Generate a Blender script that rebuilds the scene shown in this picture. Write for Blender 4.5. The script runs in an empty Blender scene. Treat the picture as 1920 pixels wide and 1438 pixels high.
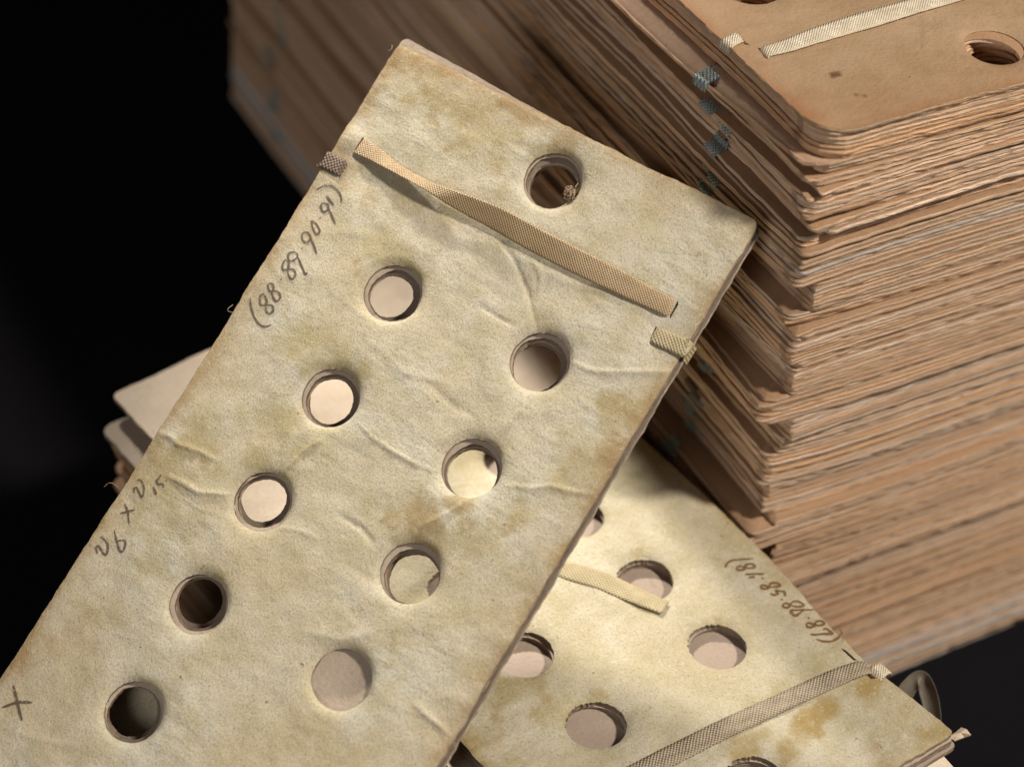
import bpy, math, random
import numpy as np
from mathutils import Vector, Matrix, noise
from mathutils.geometry import delaunay_2d_cdt

random.seed(7)
rng = np.random.default_rng(7)
sc = bpy.context.scene
COL = sc.collection

# ------------------------------------------------------------------ camera
# 1 unit = 10 cm.  World: X to the right along the front of the tall stack, Y away along its side, Z up, table at z = 0.
F, CX, CY = 4405.0, 960.0, 719.0                     # focal length and centre in photograph pixels (1920 x 1438)
AX = np.array([0.87957357, -0.47216129, 0.05842979])      # camera right in world
AY = np.array([-0.27670461, -0.60759407, -0.74448909])    # camera down in world
AZ = np.array([0.38702052, 0.63866514, -0.66507289])      # camera forward in world
CAM = np.array([-2.39642107, -2.87548066, 4.41034035])
cd = bpy.data.cameras.new('camera'); cam = bpy.data.objects.new('camera', cd); COL.objects.link(cam)
cam.matrix_world = Matrix(((AX[0], -AY[0], -AZ[0], CAM[0]), (AX[1], -AY[1], -AZ[1], CAM[1]),
                           (AX[2], -AY[2], -AZ[2], CAM[2]), (0, 0, 0, 1)))
cd.sensor_width = 36.0; cd.lens = 36.0 * F / 1920.0
cd.clip_start = 0.05; cd.clip_end = 200.0
cd.dof.use_dof = True; cd.dof.focus_distance = 4.78; cd.dof.aperture_fstop = 1.1
sc.camera = cam

# ------------------------------------------------------------------ light
world = bpy.data.worlds.new("World"); sc.world = world; world.use_nodes = True
bg = world.node_tree.nodes['Background']; bg.inputs[0].default_value = (1.0, 0.93, 0.86, 1); bg.inputs[1].default_value = 0.028

def lamp(name, direction, dist, target, size, energy, col, spread=None):
    ld = bpy.data.lights.new(name, 'AREA'); ld.shape = 'DISK'; ld.size = size; ld.energy = energy; ld.color = col
    if spread: ld.spread = math.radians(spread)
    o = bpy.data.objects.new(name, ld); COL.objects.link(o)
    d = Vector(direction).normalized(); t = Vector(target)
    o.location = t + d * dist
    o.rotation_euler = (-d).to_track_quat('-Z', 'Y').to_euler()
    return o
lamp('key_lamp', (0.42, -0.44, 0.78), 14, (0.0, 0.3, 1.0), 1.5, 2350, (1.0, 0.91, 0.79))
sd = bpy.data.lights.new('back_spot', 'SPOT'); sd.energy = 13500; sd.color = (1.0, 0.92, 0.79); sd.spot_size = math.radians(8.4); sd.spot_blend = 1.0; sd.shadow_soft_size = 0.5
so = bpy.data.objects.new('back_spot', sd); COL.objects.link(so)
sdir = Vector((0.09, 0.74, 0.64)).normalized(); so.location = Vector((-0.56, 0.42, 0.85)) + sdir * 12
so.rotation_euler = (-sdir).to_track_quat('-Z', 'Y').to_euler()
lamp('fill_lamp', (-0.75, -0.45, 0.36), 14, (0, 0, 1.0), 5.0, 460, (1.0, 0.92, 0.86))
sc.view_settings.view_transform = 'Standard'; sc.view_settings.look = 'None'
sc.view_settings.exposure = 0.0; sc.view_settings.gamma = 1.0
sc.render.engine = 'CYCLES'
sc.cycles.max_bounces = 6

# ------------------------------------------------------------------ helpers
def ray(px, py):
    d = AX * (px - CX) / F + AY * (py - CY) / F + AZ
    return d
def hit_z(px, py, z):
    d = ray(px, py); return CAM + d * ((z - CAM[2]) / d[2])

class Plane:                                          # a card's own frame: x along its width, y up its length, z its face
    def __init__(s, O, ex, ey):
        s.O = np.array(O, float); ex = np.array(ex, float); ex /= np.linalg.norm(ex)
        ey = np.array(ey, float); ey -= ex * ey.dot(ex); ey /= np.linalg.norm(ey)
        s.ex, s.ey, s.ez = ex, ey, np.cross(ex, ey)
    def px(s, x, y):                                  # photograph pixel -> local x, y on the plane
        d = ray(x, y); t = (s.O - CAM).dot(s.ez) / d.dot(s.ez); p = CAM + d * t - s.O
        return (float(p.dot(s.ex)), float(p.dot(s.ey)))
    def matrix(s, dz=0.0, dx=0.0, dy=0.0, rz=0.0):
        o = s.O + s.ex * dx + s.ey * dy + s.ez * dz
        m = Matrix(((s.ex[0], s.ey[0], s.ez[0], o[0]), (s.ex[1], s.ey[1], s.ez[1], o[1]), (s.ex[2], s.ey[2], s.ez[2], o[2]), (0, 0, 0, 1)))
        return m @ Matrix.Rotation(rz, 4, 'Z')

def nz(x, y, z=0.0, s=1.0):
    return noise.noise(Vector((x * s, y * s, z)))
def fract(x, y, z=0.0, s=1.0, o=4):
    return noise.fractal(Vector((x * s, y * s, z)), 1.0, 2.0, o)

def link_mesh(name, verts, faces, mats, fm=None, smooth=None, uv=None, attrs=None, parent=None, matrix=None):
    me = bpy.data.meshes.new(name)
    me.from_pydata([tuple(map(float, v)) for v in verts], [], faces)
    for m in mats: me.materials.append(m)
    n = len(me.polygons)
    if fm is not None: me.polygons.foreach_set('material_index', np.asarray(fm, dtype=np.int32))
    sm = np.ones(n, dtype=bool) if smooth is None else np.asarray(smooth, dtype=bool)
    me.polygons.foreach_set('use_smooth', sm)
    if uv is not None:
        l = me.uv_layers.new(name='UVMap'); vi = np.empty(len(me.loops), dtype=np.int32); me.loops.foreach_get('vertex_index', vi)
        l.data.foreach_set('uv', np.asarray(uv, dtype=np.float32)[vi].ravel())
    if attrs is not None:
        a = me.color_attributes.new(name='stain', type='FLOAT_COLOR', domain='POINT')
        a.data.foreach_set('color', np.asarray(attrs, dtype=np.float32).ravel())
    me.update()
    o = bpy.data.objects.new(name, me); COL.objects.link(o)
    if parent is not None: o.parent = parent
    if matrix is not None: o.matrix_world = matrix
    return o

def describe(o, label, cat, group=None):
    o['label'] = label; o['category'] = cat
    if group: o['group'] = group
    return o

# ------------------------------------------------------------------ materials
class N:
    def __init__(s, name):
        s.m = bpy.data.materials.new(name); s.m.use_nodes = True; s.t = s.m.node_tree
        s.b = s.t.nodes['Principled BSDF']; s.out = s.t.nodes['Material Output']
        s.b.inputs['Specular IOR Level'].default_value = 0.25
    def n(s, typ, **kw):
        x = s.t.nodes.new(typ)
        for k, v in kw.items():
            if k.startswith('i_'):
                key = k[2:]; key = int(key) if key.isdigit() else key.replace('_', ' ')
                x.inputs[key].default_value = v
            else: setattr(x, k, v)
        return x
    def l(s, a, b): s.t.links.new(a, b)
    def uv(s, scale=(1, 1, 1), rot=0.0):
        u = s.n('ShaderNodeUVMap'); mp = s.n('ShaderNodeMapping'); s.l(u.outputs[0], mp.inputs[0])
        mp.inputs['Scale'].default_value = scale; mp.inputs['Rotation'].default_value = (0, 0, rot); return mp.outputs[0]
    def noise(s, vec, scale, detail=4, rough=0.55, dist=0.0):
        x = s.n('ShaderNodeTexNoise', i_Scale=scale, i_Detail=detail, i_Roughness=rough, i_Distortion=dist); s.l(vec, x.inputs['Vector']); return x.outputs['Fac']
    def ramp(s, fac, stops):
        r = s.n('ShaderNodeValToRGB'); s.l(fac, r.inputs[0]); e = r.color_ramp.elements
        while len(e) < len(stops): e.new(0.5)
        for el, (p, c) in zip(e, stops):
            el.position = p; el.color = (c, c, c, 1) if isinstance(c, (int, float)) else (*c, 1)
        return r.outputs[0]
    def mix(s, fac, a, b, mode='MIX'):
        x = s.n('ShaderNodeMix', data_type='RGBA', blend_type=mode)
        for v, i in ((fac, 0), (a, 6), (b, 7)):
            if hasattr(v, 'is_linked'): s.l(v, x.inputs[i])
            else: x.inputs[i].default_value = v if i == 0 else (*v, 1)
        return x.outputs[2]
    def math(s, op, a, b=0.0, clamp=False):
        x = s.n('ShaderNodeMath', operation=op, use_clamp=clamp)
        for v, i in ((a, 0), (b, 1)):
            if hasattr(v, 'is_linked'): s.l(v, x.inputs[i])
            else: x.inputs[i].default_value = v
        return x.outputs[0]
    def bump(s, h, strength, dist, prev=None):
        x = s.n('ShaderNodeBump', i_Strength=strength, i_Distance=dist); s.l(h, x.inputs['Height'])
        if prev is not None: s.l(prev, x.inputs['Normal'])
        return x.outputs[0]

def cream_paper(name, base, pale, olive, brown):
    k = N(name); v = k.uv(); at = k.n('ShaderNodeAttribute', attribute_name='stain')
    sep = k.n('ShaderNodeSeparateColor'); k.l(at.outputs['Color'], sep.inputs[0])
    big = k.noise(v, 3.4, 5, 0.6, 0.3); mid = k.noise(v, 13, 6, 0.65); fine = k.noise(v, 85, 5, 0.7)
    c = k.mix(k.ramp(big, [(0.36, 0.0), (0.62, 1.0)]), base, pale)
    c = k.mix(k.math('MULTIPLY', k.ramp(mid, [(0.42, 0.0), (0.70, 1.0)]), 0.7), c, olive)
    # soaked in stains, patchy at their rims
    pb = k.math('MULTIPLY', sep.outputs[0], k.ramp(mid, [(0.28, 0.35), (0.6, 1.0)]), clamp=True)
    po = k.math('MULTIPLY', sep.outputs[1], k.ramp(mid, [(0.28, 0.45), (0.62, 1.0)]), clamp=True)
    c = k.mix(po, c, olive); c = k.mix(pb, c, brown)
    c = k.mix(k.math('MULTIPLY', sep.outputs[2], 0.8, True), c, (0.33, 0.12, 0.06))
    # fibres and specks
    fib = k.noise(k.uv((1, 0.7, 1), 0.5), 210, 5, 0.75, 0.0)
    c = k.mix(k.ramp(fib, [(0.30, 0.72), (0.50, 0.0)]), c, (0.22, 0.175, 0.10))
    c = k.mix(k.ramp(fine, [(0.56, 0.0), (0.74, 0.55)]), c, (0.74, 0.68, 0.52))
    sp = k.noise(v, 44, 2, 0.5)
    c = k.mix(k.ramp(sp, [(0.735, 0.0), (0.765, 0.75)]), c, (0.16, 0.10, 0.05))
    k.l(c, k.b.inputs['Base Color']); k.b.inputs['Roughness'].default_value = 0.8
    w1 = k.noise(k.uv((1.0, 0.5, 1), -0.9), 100, 5, 0.66, 0.0)
    w2 = k.noise(k.uv((1, 0.7, 1), 0.6), 300, 3, 0.75, 0.0)
    w3 = k.noise(v, 20, 3, 0.5)
    nrm = k.bump(w3, 0.35, 0.008)
    # soft diagonal wrinkles where the sheet has been bent
    gate = k.ramp(k.noise(v, 3.5, 2, 0.5), [(0.42, 0.0), (0.62, 1.0)])
    wr = k.noise(k.uv((0.30, 1.0, 1), 0.30), 26, 4, 0.55, 0.6); w4 = k.noise(k.uv((0.35, 1.0, 1), -0.35), 40, 3, 0.5, 0.4)
    nrm = k.bump(k.math('MULTIPLY', k.math('ADD', wr, w4), gate), 0.38, 0.0085, nrm)
    nrm = k.bump(w1, 0.5, 0.0036, nrm)
    nrm = k.bump(w2, 0.9, 0.0026, nrm)
    k.l(nrm, k.b.inputs['Normal'])
    return k.m

def plain_board(name, a, b, c3, bumpy=0.5):
    k = N(name); v = k.uv(); big = k.noise(v, 2.6, 5, 0.6, 0.4); mid = k.noise(v, 11, 6, 0.65); fine = k.noise(v, 120, 4, 0.7)
    c = k.mix(k.ramp(big, [(0.38, 0.0), (0.62, 1.0)]), a, b)
    c = k.mix(k.math('MULTIPLY', k.ramp(mid, [(0.50, 0.0), (0.72, 1.0)]), 0.6), c, c3)
    at = k.n('ShaderNodeAttribute', attribute_name='stain'); sep = k.n('ShaderNodeSeparateColor'); k.l(at.outputs['Color'], sep.inputs[0])
    c = k.mix(k.math('MULTIPLY', sep.outputs[0], 0.8, True), c, (0.33, 0.145, 0.06))
    c = k.mix(k.math('MULTIPLY', sep.outputs[1], 0.8, True), c, (0.40, 0.30, 0.21))
    c = k.mix(k.math('MULTIPLY', sep.outputs[2], 0.9, True), c, (0.10, 0.045, 0.02))
    c = k.mix(k.ramp(fine, [(0.28, 0.35), (0.48, 0.0)]), c, (0.25, 0.14, 0.075))
    sp = k.noise(v, 60, 2, 0.5); c = k.mix(k.ramp(sp, [(0.73, 0.0), (0.76, 0.6)]), c, (0.14, 0.07, 0.03))
    k.l(c, k.b.inputs['Base Color']); k.b.inputs['Roughness'].default_value = 0.62
    nrm = k.bump(mid, 0.4, 0.008); nrm = k.bump(k.noise(v, 95, 4, 0.65), bumpy, 0.003, nrm); k.l(nrm, k.b.inputs['Normal'])
    return k.m

def layered_edge(name, a, b, dark):                   # cut edge of pasteboard: plies running along the cut
    k = N(name); v = k.uv((1, 1, 1)); st = k.uv((9, 260, 1)); st2 = k.uv((30, 700, 1))
    n1 = k.noise(st, 1.0, 4, 0.6, 0.3); n2 = k.noise(st2, 1.0, 3, 0.6); n3 = k.noise(v, 14, 5, 0.65)
    c = k.mix(k.ramp(n1, [(0.35, 0.0), (0.65, 1.0)]), a, b)
    c = k.mix(k.ramp(n3, [(0.50, 0.0), (0.75, 0.8)]), c, dark)
    c = k.mix(k.ramp(n2, [(0.30, 0.6), (0.48, 0.0)]), c, dark)
    k.l(c, k.b.inputs['Base Color']); k.b.inputs['Roughness'].default_value = 0.85
    k.l(k.bump(n2, 0.9, 0.004, k.bump(n1, 0.8, 0.006)), k.b.inputs['Normal'])
    return k.m

def stack_edge():                                     # the same, tinted by each card's own colour
    k = N('stack_card_edge'); oi = k.n('ShaderNodeObjectInfo'); r = k.math('MULTIPLY', oi.outputs['Random'], 37.0)
    cmb = k.n('ShaderNodeCombineXYZ'); k.l(r, cmb.inputs[2])
    def cv(scale):
        a = k.n('ShaderNodeVectorMath', operation='ADD'); k.l(k.uv(scale), a.inputs[0]); k.l(cmb.outputs[0], a.inputs[1]); return a.outputs[0]
    n1 = k.noise(cv((3.2, 190, 1)), 1.0, 5, 0.65, 0.4); n2 = k.noise(cv((22, 620, 1)), 1.0, 4, 0.65); n3 = k.noise(cv((5, 5, 1)), 1.0, 4, 0.6)
    n4 = k.noise(cv((70, 240, 1)), 1.0, 4, 0.7)
    hs = k.n('ShaderNodeHueSaturation', i_Saturation=1.0); k.l(oi.outputs['Color'], hs.inputs['Color'])
    k.l(k.ramp(n1, [(0.30, 0.72), (0.5, 0.97), (0.72, 1.25)]), hs.inputs['Value'])
    c = k.mix(k.ramp(n3, [(0.52, 0.0), (0.70, 0.35)]), hs.outputs[0], (0.46, 0.24, 0.11))
    c = k.mix(k.ramp(n3, [(0.28, 0.5), (0.44, 0.0)]), c, (0.27, 0.235, 0.185))
    c = k.mix(k.ramp(n2, [(0.28, 0.4), (0.40, 0.0)]), c, (0.20, 0.12, 0.07))
    c = k.mix(k.ramp(n4, [(0.60, 0.0), (0.80, 0.5)]), c, (0.62, 0.45, 0.31))
    k.l(c, k.b.inputs['Base Color']); k.b.inputs['Roughness'].default_value = 0.75
    k.l(k.bump(n4, 0.6, 0.004, k.bump(n2, 0.6, 0.003, k.bump(n1, 0.5, 0.006))), k.b.inputs['Normal'])
    return k.m

def weave(name, a, b, dark, kx=940.0, ky=940.0, gloss=0.45, sheen=0.6):
    k = N(name); u = k.n('ShaderNodeUVMap'); sx = k.n('ShaderNodeSeparateXYZ'); k.l(u.outputs[0], sx.inputs[0])
    wob = k.noise(k.uv(), 40, 2, 0.5)
    X = k.math('ADD', k.math('MULTIPLY', sx.outputs[0], kx), k.math('MULTIPLY', wob, 3.0)); Y = k.math('MULTIPLY', sx.outputs[1], ky)
    p = k.math('MULTIPLY', k.math('SINE', X), k.math('SINE', Y))
    wear = k.ramp(k.noise(k.uv(), 28, 4, 0.7), [(0.35, 0.25), (0.65, 0.75)])
    h = k.math('ADD', k.math('MULTIPLY', p, wear), 0.55, True)
    t = k.noise(k.uv((20, 60, 1)), 1.0, 3, 0.6)
    c = k.mix(h, dark, k.mix(k.noise(k.uv(), 9, 3, 0.6), a, b)); c = k.mix(k.ramp(t, [(0.35, 0.35), (0.55, 0.0)]), c, dark)
    k.l(c, k.b.inputs['Base Color']); k.b.inputs['Roughness'].default_value = gloss; k.b.inputs['Specular IOR Level'].default_value = sheen
    k.l(k.bump(h, 0.8, 0.0030), k.b.inputs['Normal'])
    return k.m

def graphite(name, col, lo, hi):
    k = N(name); g = k.n('ShaderNodeNewGeometry'); mp = k.n('ShaderNodeMapping'); k.l(g.outputs['Position'], mp.inputs[0])
    n = k.noise(mp.outputs[0], 190, 3, 0.7); k.b.inputs['Base Color'].default_value = (*col, 1); k.b.inputs['Roughness'].default_value = 0.6
    tr = k.n('ShaderNodeBsdfTransparent'); mx = k.n('ShaderNodeMixShader'); k.l(k.ramp(n, [(hi - 0.36, 0.32), (lo + 0.02, 0.88)]), mx.inputs[0])
    k.l(tr.outputs[0], mx.inputs[1]); k.l(k.b.outputs[0], mx.inputs[2]); k.l(mx.outputs[0], k.out.inputs[0])
    return k.m

M_cream = cream_paper('aged_cream_paper', (0.585, 0.50, 0.355), (0.635, 0.605, 0.50), (0.47, 0.41, 0.24), (0.38, 0.265, 0.135))
M_cream2 = cream_paper('aged_yellow_paper', (0.47, 0.41, 0.285), (0.56, 0.52, 0.415), (0.39, 0.335, 0.19), (0.34, 0.235, 0.085))
M_pink = plain_board('pale_pink_board', (0.64, 0.51, 0.39), (0.69, 0.57, 0.45), (0.56, 0.43, 0.32), 0.4)
M_pale = plain_board('pale_cream_board', (0.72, 0.595, 0.465), (0.77, 0.655, 0.53), (0.64, 0.50, 0.38), 0.4)
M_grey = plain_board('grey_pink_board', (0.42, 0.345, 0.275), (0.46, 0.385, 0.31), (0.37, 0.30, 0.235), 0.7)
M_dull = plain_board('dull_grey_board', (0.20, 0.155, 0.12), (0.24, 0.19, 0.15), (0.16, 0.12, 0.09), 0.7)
M_blank = plain_board('blank_pinkish_board', (0.335, 0.268, 0.220), (0.365, 0.295, 0.245), (0.31, 0.24, 0.195), 0.6)
M_tan = plain_board('tan_board', (0.37, 0.245, 0.145), (0.43, 0.30, 0.19), (0.31, 0.19, 0.105), 0.8)
M_edge = layered_edge('pasteboard_edge', (0.24, 0.18, 0.135), (0.37, 0.29, 0.21), (0.09, 0.065, 0.05))
M_edge2 = layered_edge('brown_pasteboard_edge', (0.17, 0.11, 0.075), (0.30, 0.21, 0.14), (0.07, 0.045, 0.03))
M_edge3 = layered_edge('pale_pasteboard_edge', (0.38, 0.31, 0.23), (0.52, 0.44, 0.33), (0.16, 0.11, 0.08))
M_sedge = stack_edge()
M_ledge = plain_board('ledge_card_face', (0.42, 0.27, 0.18), (0.47, 0.31, 0.21), (0.36, 0.22, 0.145), 0.5)
M_sface = plain_board('stack_card_face', (0.37, 0.22, 0.125), (0.43, 0.27, 0.16), (0.30, 0.17, 0.09), 0.6)
M_rib_tan = weave('tan_ribbon_weave', (0.47, 0.33, 0.175), (0.68, 0.53, 0.33), (0.34, 0.23, 0.12))
M_rib_pale = weave('pale_ribbon_weave', (0.76, 0.67, 0.51), (0.84, 0.76, 0.62), (0.56, 0.46, 0.32), 940, 940, 0.35, 0.9)
M_rib_grey = weave('grey_ribbon_weave', (0.46, 0.38, 0.27), (0.56, 0.47, 0.35), (0.13, 0.095, 0.06), 740, 740)
M_rib_olive = weave('olive_ribbon_weave', (0.50, 0.42, 0.25), (0.56, 0.48, 0.31), (0.36, 0.29, 0.16), 760, 760, 0.6)
M_rib_brown = weave('brown_ribbon_weave', (0.20, 0.13, 0.09), (0.28, 0.20, 0.14), (0.08, 0.05, 0.035), 700, 700, 0.6)
M_rib_teal = weave('teal_ribbon_weave', (0.34, 0.43, 0.43), (0.52, 0.58, 0.57), (0.12, 0.16, 0.165), 620, 620, 0.35)
M_pencil = graphite('pencil_line', (0.13, 0.10, 0.08), 0.47, 0.74)
M_ink = graphite('brown_ink_line', (0.19, 0.10, 0.04), 0.45, 0.72)
k = N('fibre'); k.b.inputs['Base Color'].default_value = (0.45, 0.34, 0.24, 1); k.b.inputs['Roughness'].default_value = 0.8; M_fibre = k.m
k = N('black_cloth'); v = k.n('ShaderNodeNewGeometry').outputs['Position']
k.l(k.mix(k.noise(v, 2.0, 4), (0.0060, 0.0058, 0.0072), (0.0095, 0.0090, 0.0110)), k.b.inputs['Base Color'])
k.b.inputs['Roughness'].default_value = 0.95; k.b.inputs['Specular IOR Level'].default_value = 0.03; M_black = k.m

# ------------------------------------------------------------------ table
tb = link_mesh('table_top', [(-60, -60, 0), (60, -60, 0), (60, 60, 0), (-60, 60, 0)], [(0, 1, 2, 3)], [M_black])
tb['kind'] = 'structure'; tb['label'] = 'matt black table surface under the stacks'

# ------------------------------------------------------------------ detailed punched card
def pip(px, py, poly):
    poly = np.asarray(poly); inside = np.zeros(len(px), bool); n = len(poly); j = n - 1
    for i in range(n):
        xi, yi = poly[i]; xj, yj = poly[j]
        c = ((yi > py) != (yj > py)) & (px < (xj - xi) * (py - yi) / (yj - yi + 1e-15) + xi)
        inside ^= c; j = i
    return inside

def rounded(x0, y0, x1, y1, radii, step, jit=0.0, seed=0.0, notch=None):
    """closed loop, anticlockwise from bottom left; radii: bl, br, tr, tl"""
    pts = []
    def seg(a, b):
        n = max(1, int(math.hypot(b[0] - a[0], b[1] - a[1]) / step))
        for i in range(n): pts.append((a[0] + (b[0] - a[0]) * i / n, a[1] + (b[1] - a[1]) * i / n))
    def arc(c, r, a0):
        n = max(3, int(r * 1.57 / step * 1.6))
        for i in range(n): a = a0 + math.pi / 2 * i / n; pts.append((c[0] + r * math.cos(a), c[1] + r * math.sin(a)))
    bl, br, tr, tl = radii
    arc((x0 + bl, y0 + bl), bl, math.pi); seg((x0 + bl, y0), (x1 - br, y0))
    arc((x1 - br, y0 + br), br, -math.pi / 2); seg((x1, y0 + br), (x1, y1 - tr))
    arc((x1 - tr, y1 - tr), tr, 0); seg((x1 - tr, y1), (x0 + tl, y1))
    arc((x0 + tl, y1 - tl), tl, math.pi / 2); seg((x0, y1 - tl), (x0, y0 + bl))
    out = []
    cx, cy = (x0 + x1) / 2, (y0 + y1) / 2
    for x, y in pts:
        d = jit * (fract(x, y, seed, 9, 3) + 0.7 * nz(x, y, seed + 5, 60))
        dx = -1 if abs(x - x0) < 0.04 else (1 if abs(x - x1) < 0.04 else 0); dy = -1 if abs(y - y0) < 0.04 else (1 if abs(y - y1) < 0.04 else 0)
        out.append((x - dx * d, y - dy * d))
    return out

def circle(c, r, n=72, jit=0.0, seed=0.0, burr=0.0):
    o = []
    for i in range(n):
        a = 2 * math.pi * i / n; rr = r * (1 + jit * (1.6 * nz(math.cos(a) * 1.3, math.sin(a) * 1.3, seed) + 0.7 * nz(math.cos(a) * 9, math.sin(a) * 9, seed + 3)))
        if burr: rr *= 1 - burr * max(0.0, math.sin(a - 0.25)) * abs(nz(math.cos(a) * 17, math.sin(a) * 17, seed + 8)) * 2.2
        o.append((c[0] + rr * math.cos(a), c[1] + rr * math.sin(a)))
    return o

def seg_dist(X, Y, a, b):
    ax, ay = a; bx, by = b; dx, dy = bx - ax, by - ay; L2 = dx * dx + dy * dy + 1e-12
    t = np.clip(((X - ax) * dx + (Y - ay) * dy) / L2, 0, 1)
    return np.hypot(X - ax - t * dx, Y - ay - t * dy), t

def sheet(name, outline, holes, thick, zf, grid, fine_box, coarse, mats, stain=None, matrix=None, parent=None, slits=()):
    """A sheet of board with real thickness, real holes and a displaced face. mats: face, edge, back"""
    loops = [outline] + list(holes) + list(slits)
    P = []; E = []; rngs = []
    for lp in loops:
        s0 = len(P); P += [Vector(p) for p in lp]; n = len(lp); rngs.append((s0, n))
        E += [(s0 + i, s0 + (i + 1) % n) for i in range(n)]
    ox = np.array([p[0] for p in outline]); oy = np.array([p[1] for p in outline])
    x0, x1, y0, y1 = ox.min(), ox.max(), oy.min(), oy.max()
    G = []
    fx0, fy0, fx1, fy1 = fine_box
    xs = np.arange(x0 + coarse / 2, x1, coarse); ys = np.arange(y0 + coarse / 2, y1, coarse); A, B = np.meshgrid(xs, ys); A = A.ravel(); B = B.ravel()
    m = ~((A > fx0) & (A < fx1) & (B > fy0) & (B < fy1)); G.append(np.stack([A[m], B[m]], 1))
    if grid:
        xs = np.arange(max(x0, fx0) + grid / 2, min(x1, fx1), grid); ys = np.arange(max(y0, fy0) + grid / 2, min(y1, fy1), grid); A, B = np.meshgrid(xs, ys)
        A = A + (np.arange(len(ys)) % 2)[:, None] * grid * 0.5
        G.append(np.stack([A.ravel(), B.ravel()], 1))
    G = np.concatenate(G); G = G + rng.uniform(-0.08, 0.08, G.shape) * (grid or coarse)
    keep = pip(G[:, 0], G[:, 1], outline)
    marg = (grid or coarse) * 0.45
    for lp in list(holes) + list(slits):
        a = np.asarray(lp); bx0, by0 = a.min(0) - 0.03; bx1, by1 = a.max(0) + 0.03
        near = (G[:, 0] > bx0) & (G[:, 0] < bx1) & (G[:, 1] > by0) & (G[:, 1] < by1)
        idx = np.where(near & keep)[0]
        if len(idx):
            ins = pip(G[idx, 0], G[idx, 1], lp)
            dmin = np.min(np.hypot(G[idx, 0][:, None] - a[None, :, 0], G[idx, 1][:, None] - a[None, :, 1]), axis=1)
            keep[idx[ins | (dmin < marg)]] = False
    oa = np.asarray(outline)
    idx = np.where(keep & ((G[:, 0] < x0 + .03) | (G[:, 0] > x1 - .03) | (G[:, 1] < y0 + .03) | (G[:, 1] > y1 - .03)))[0]
    if len(idx):
        dmin = np.min(np.hypot(G[idx, 0][:, None] - oa[None, :, 0], G[idx, 1][:, None] - oa[None, :, 1]), axis=1); keep[idx[dmin < marg]] = False
    G = G[keep]
    P += [Vector((float(a), float(b))) for a, b in G]
    vo, eo, fo, ov, oe, of = delaunay_2d_cdt(P, E, [], 0, 1e-7)
    V2 = np.array([(p[0], p[1]) for p in vo]); T = np.array([f for f in fo if len(f) == 3])
    cen = V2[T].mean(1); ok = pip(cen[:, 0], cen[:, 1], outline)
    for lp in list(holes) + list(slits):
        a = np.asarray(lp); nb = np.where((cen[:, 0] > a[:, 0].min()) & (cen[:, 0] < a[:, 0].max()) & (cen[:, 1] > a[:, 1].min()) & (cen[:, 1] < a[:, 1].max()))[0]
        if len(nb): ok[nb[pip(cen[nb, 0], cen[nb, 1], lp)]] = False
    T = T[ok]
    a2 = (V2[T[:, 1], 0] - V2[T[:, 0], 0]) * (V2[T[:, 2], 1] - V2[T[:, 0], 1]) - (V2[T[:, 2], 0] - V2[T[:, 0], 0]) * (V2[T[:, 1], 1] - V2[T[:, 0], 1])
    T[a2 < 0] = T[a2 < 0][:, ::-1]
    Z = zf(V2[:, 0], V2[:, 1])
    nV = len(V2)
    verts = np.concatenate([np.column_stack([V2, Z]), np.column_stack([V2, Z - thick])])
    uv = np.concatenate([V2, V2 + 3.3])
    faces = [tuple(t) for t in T.tolist()] + [tuple(nV + i for i in t[::-1]) for t in T.tolist()]
    fm = [0] * len(T) + [2] * len(T); smooth = [True] * (2 * len(T))
    extra = []; euv = []; base = 2 * nV
    NR = 5
    for li, lp in enumerate(loops):
        lp = np.asarray(lp); n = len(lp); zz = zf(lp[:, 0], lp[:, 1])
        c = lp.mean(0); nx = np.roll(lp, -1, 0) - np.roll(lp, 1, 0); nrm = np.column_stack([nx[:, 1], -nx[:, 0]]); nrm /= np.linalg.norm(nrm, axis=1)[:, None] + 1e-12
        per = np.concatenate([[0], np.cumsum(np.hypot(*(np.diff(lp, axis=0)).T))])
        for r in range(NR + 1):
            f = r / NR; bul = 0.0022 * math.sin(math.pi * f) if 0 < r < NR else 0
            for i in range(n):
                j = 0.0022 * nz(per[i] * 45, r * 1.7, li * 3.1) if 0 < r < NR else 0
                q = lp[i] + nrm[i] * (bul * 0.6 + j); extra.append((q[0], q[1], zz[i] - thick * f)); euv.append((per[i], -thick * f + li * 0.37))
            if r:
                a = base + (r - 1) * n; b = base + r * n
                for i in range(n):
                    k2 = (i + 1) % n
                    faces.append((a + i, b + i, b + k2, a + k2) if li == 0 else (a + i, a + k2, b + k2, b + i)); fm.append(1); smooth.append(False)
        base += (NR + 1) * n
    verts = np.concatenate([verts, np.array(extra)]); uv = np.concatenate([uv, np.array(euv)])
    if stain is not None:
        s1 = stain(V2[:, 0], V2[:, 1]); at = np.zeros((len(verts), 4)); at[:nV] = s1; at[:, 3] = 1
    else:
        at = np.zeros((len(verts), 4)); at[:, 3] = 1
    return link_mesh(name, verts, faces, mats, fm, smooth, uv, at, parent, matrix)

def noise_arr(X, Y, seed, s, o=3):
    return np.array([fract(float(x), float(y), seed, s, o) for x, y in zip(X, Y)])

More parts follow.
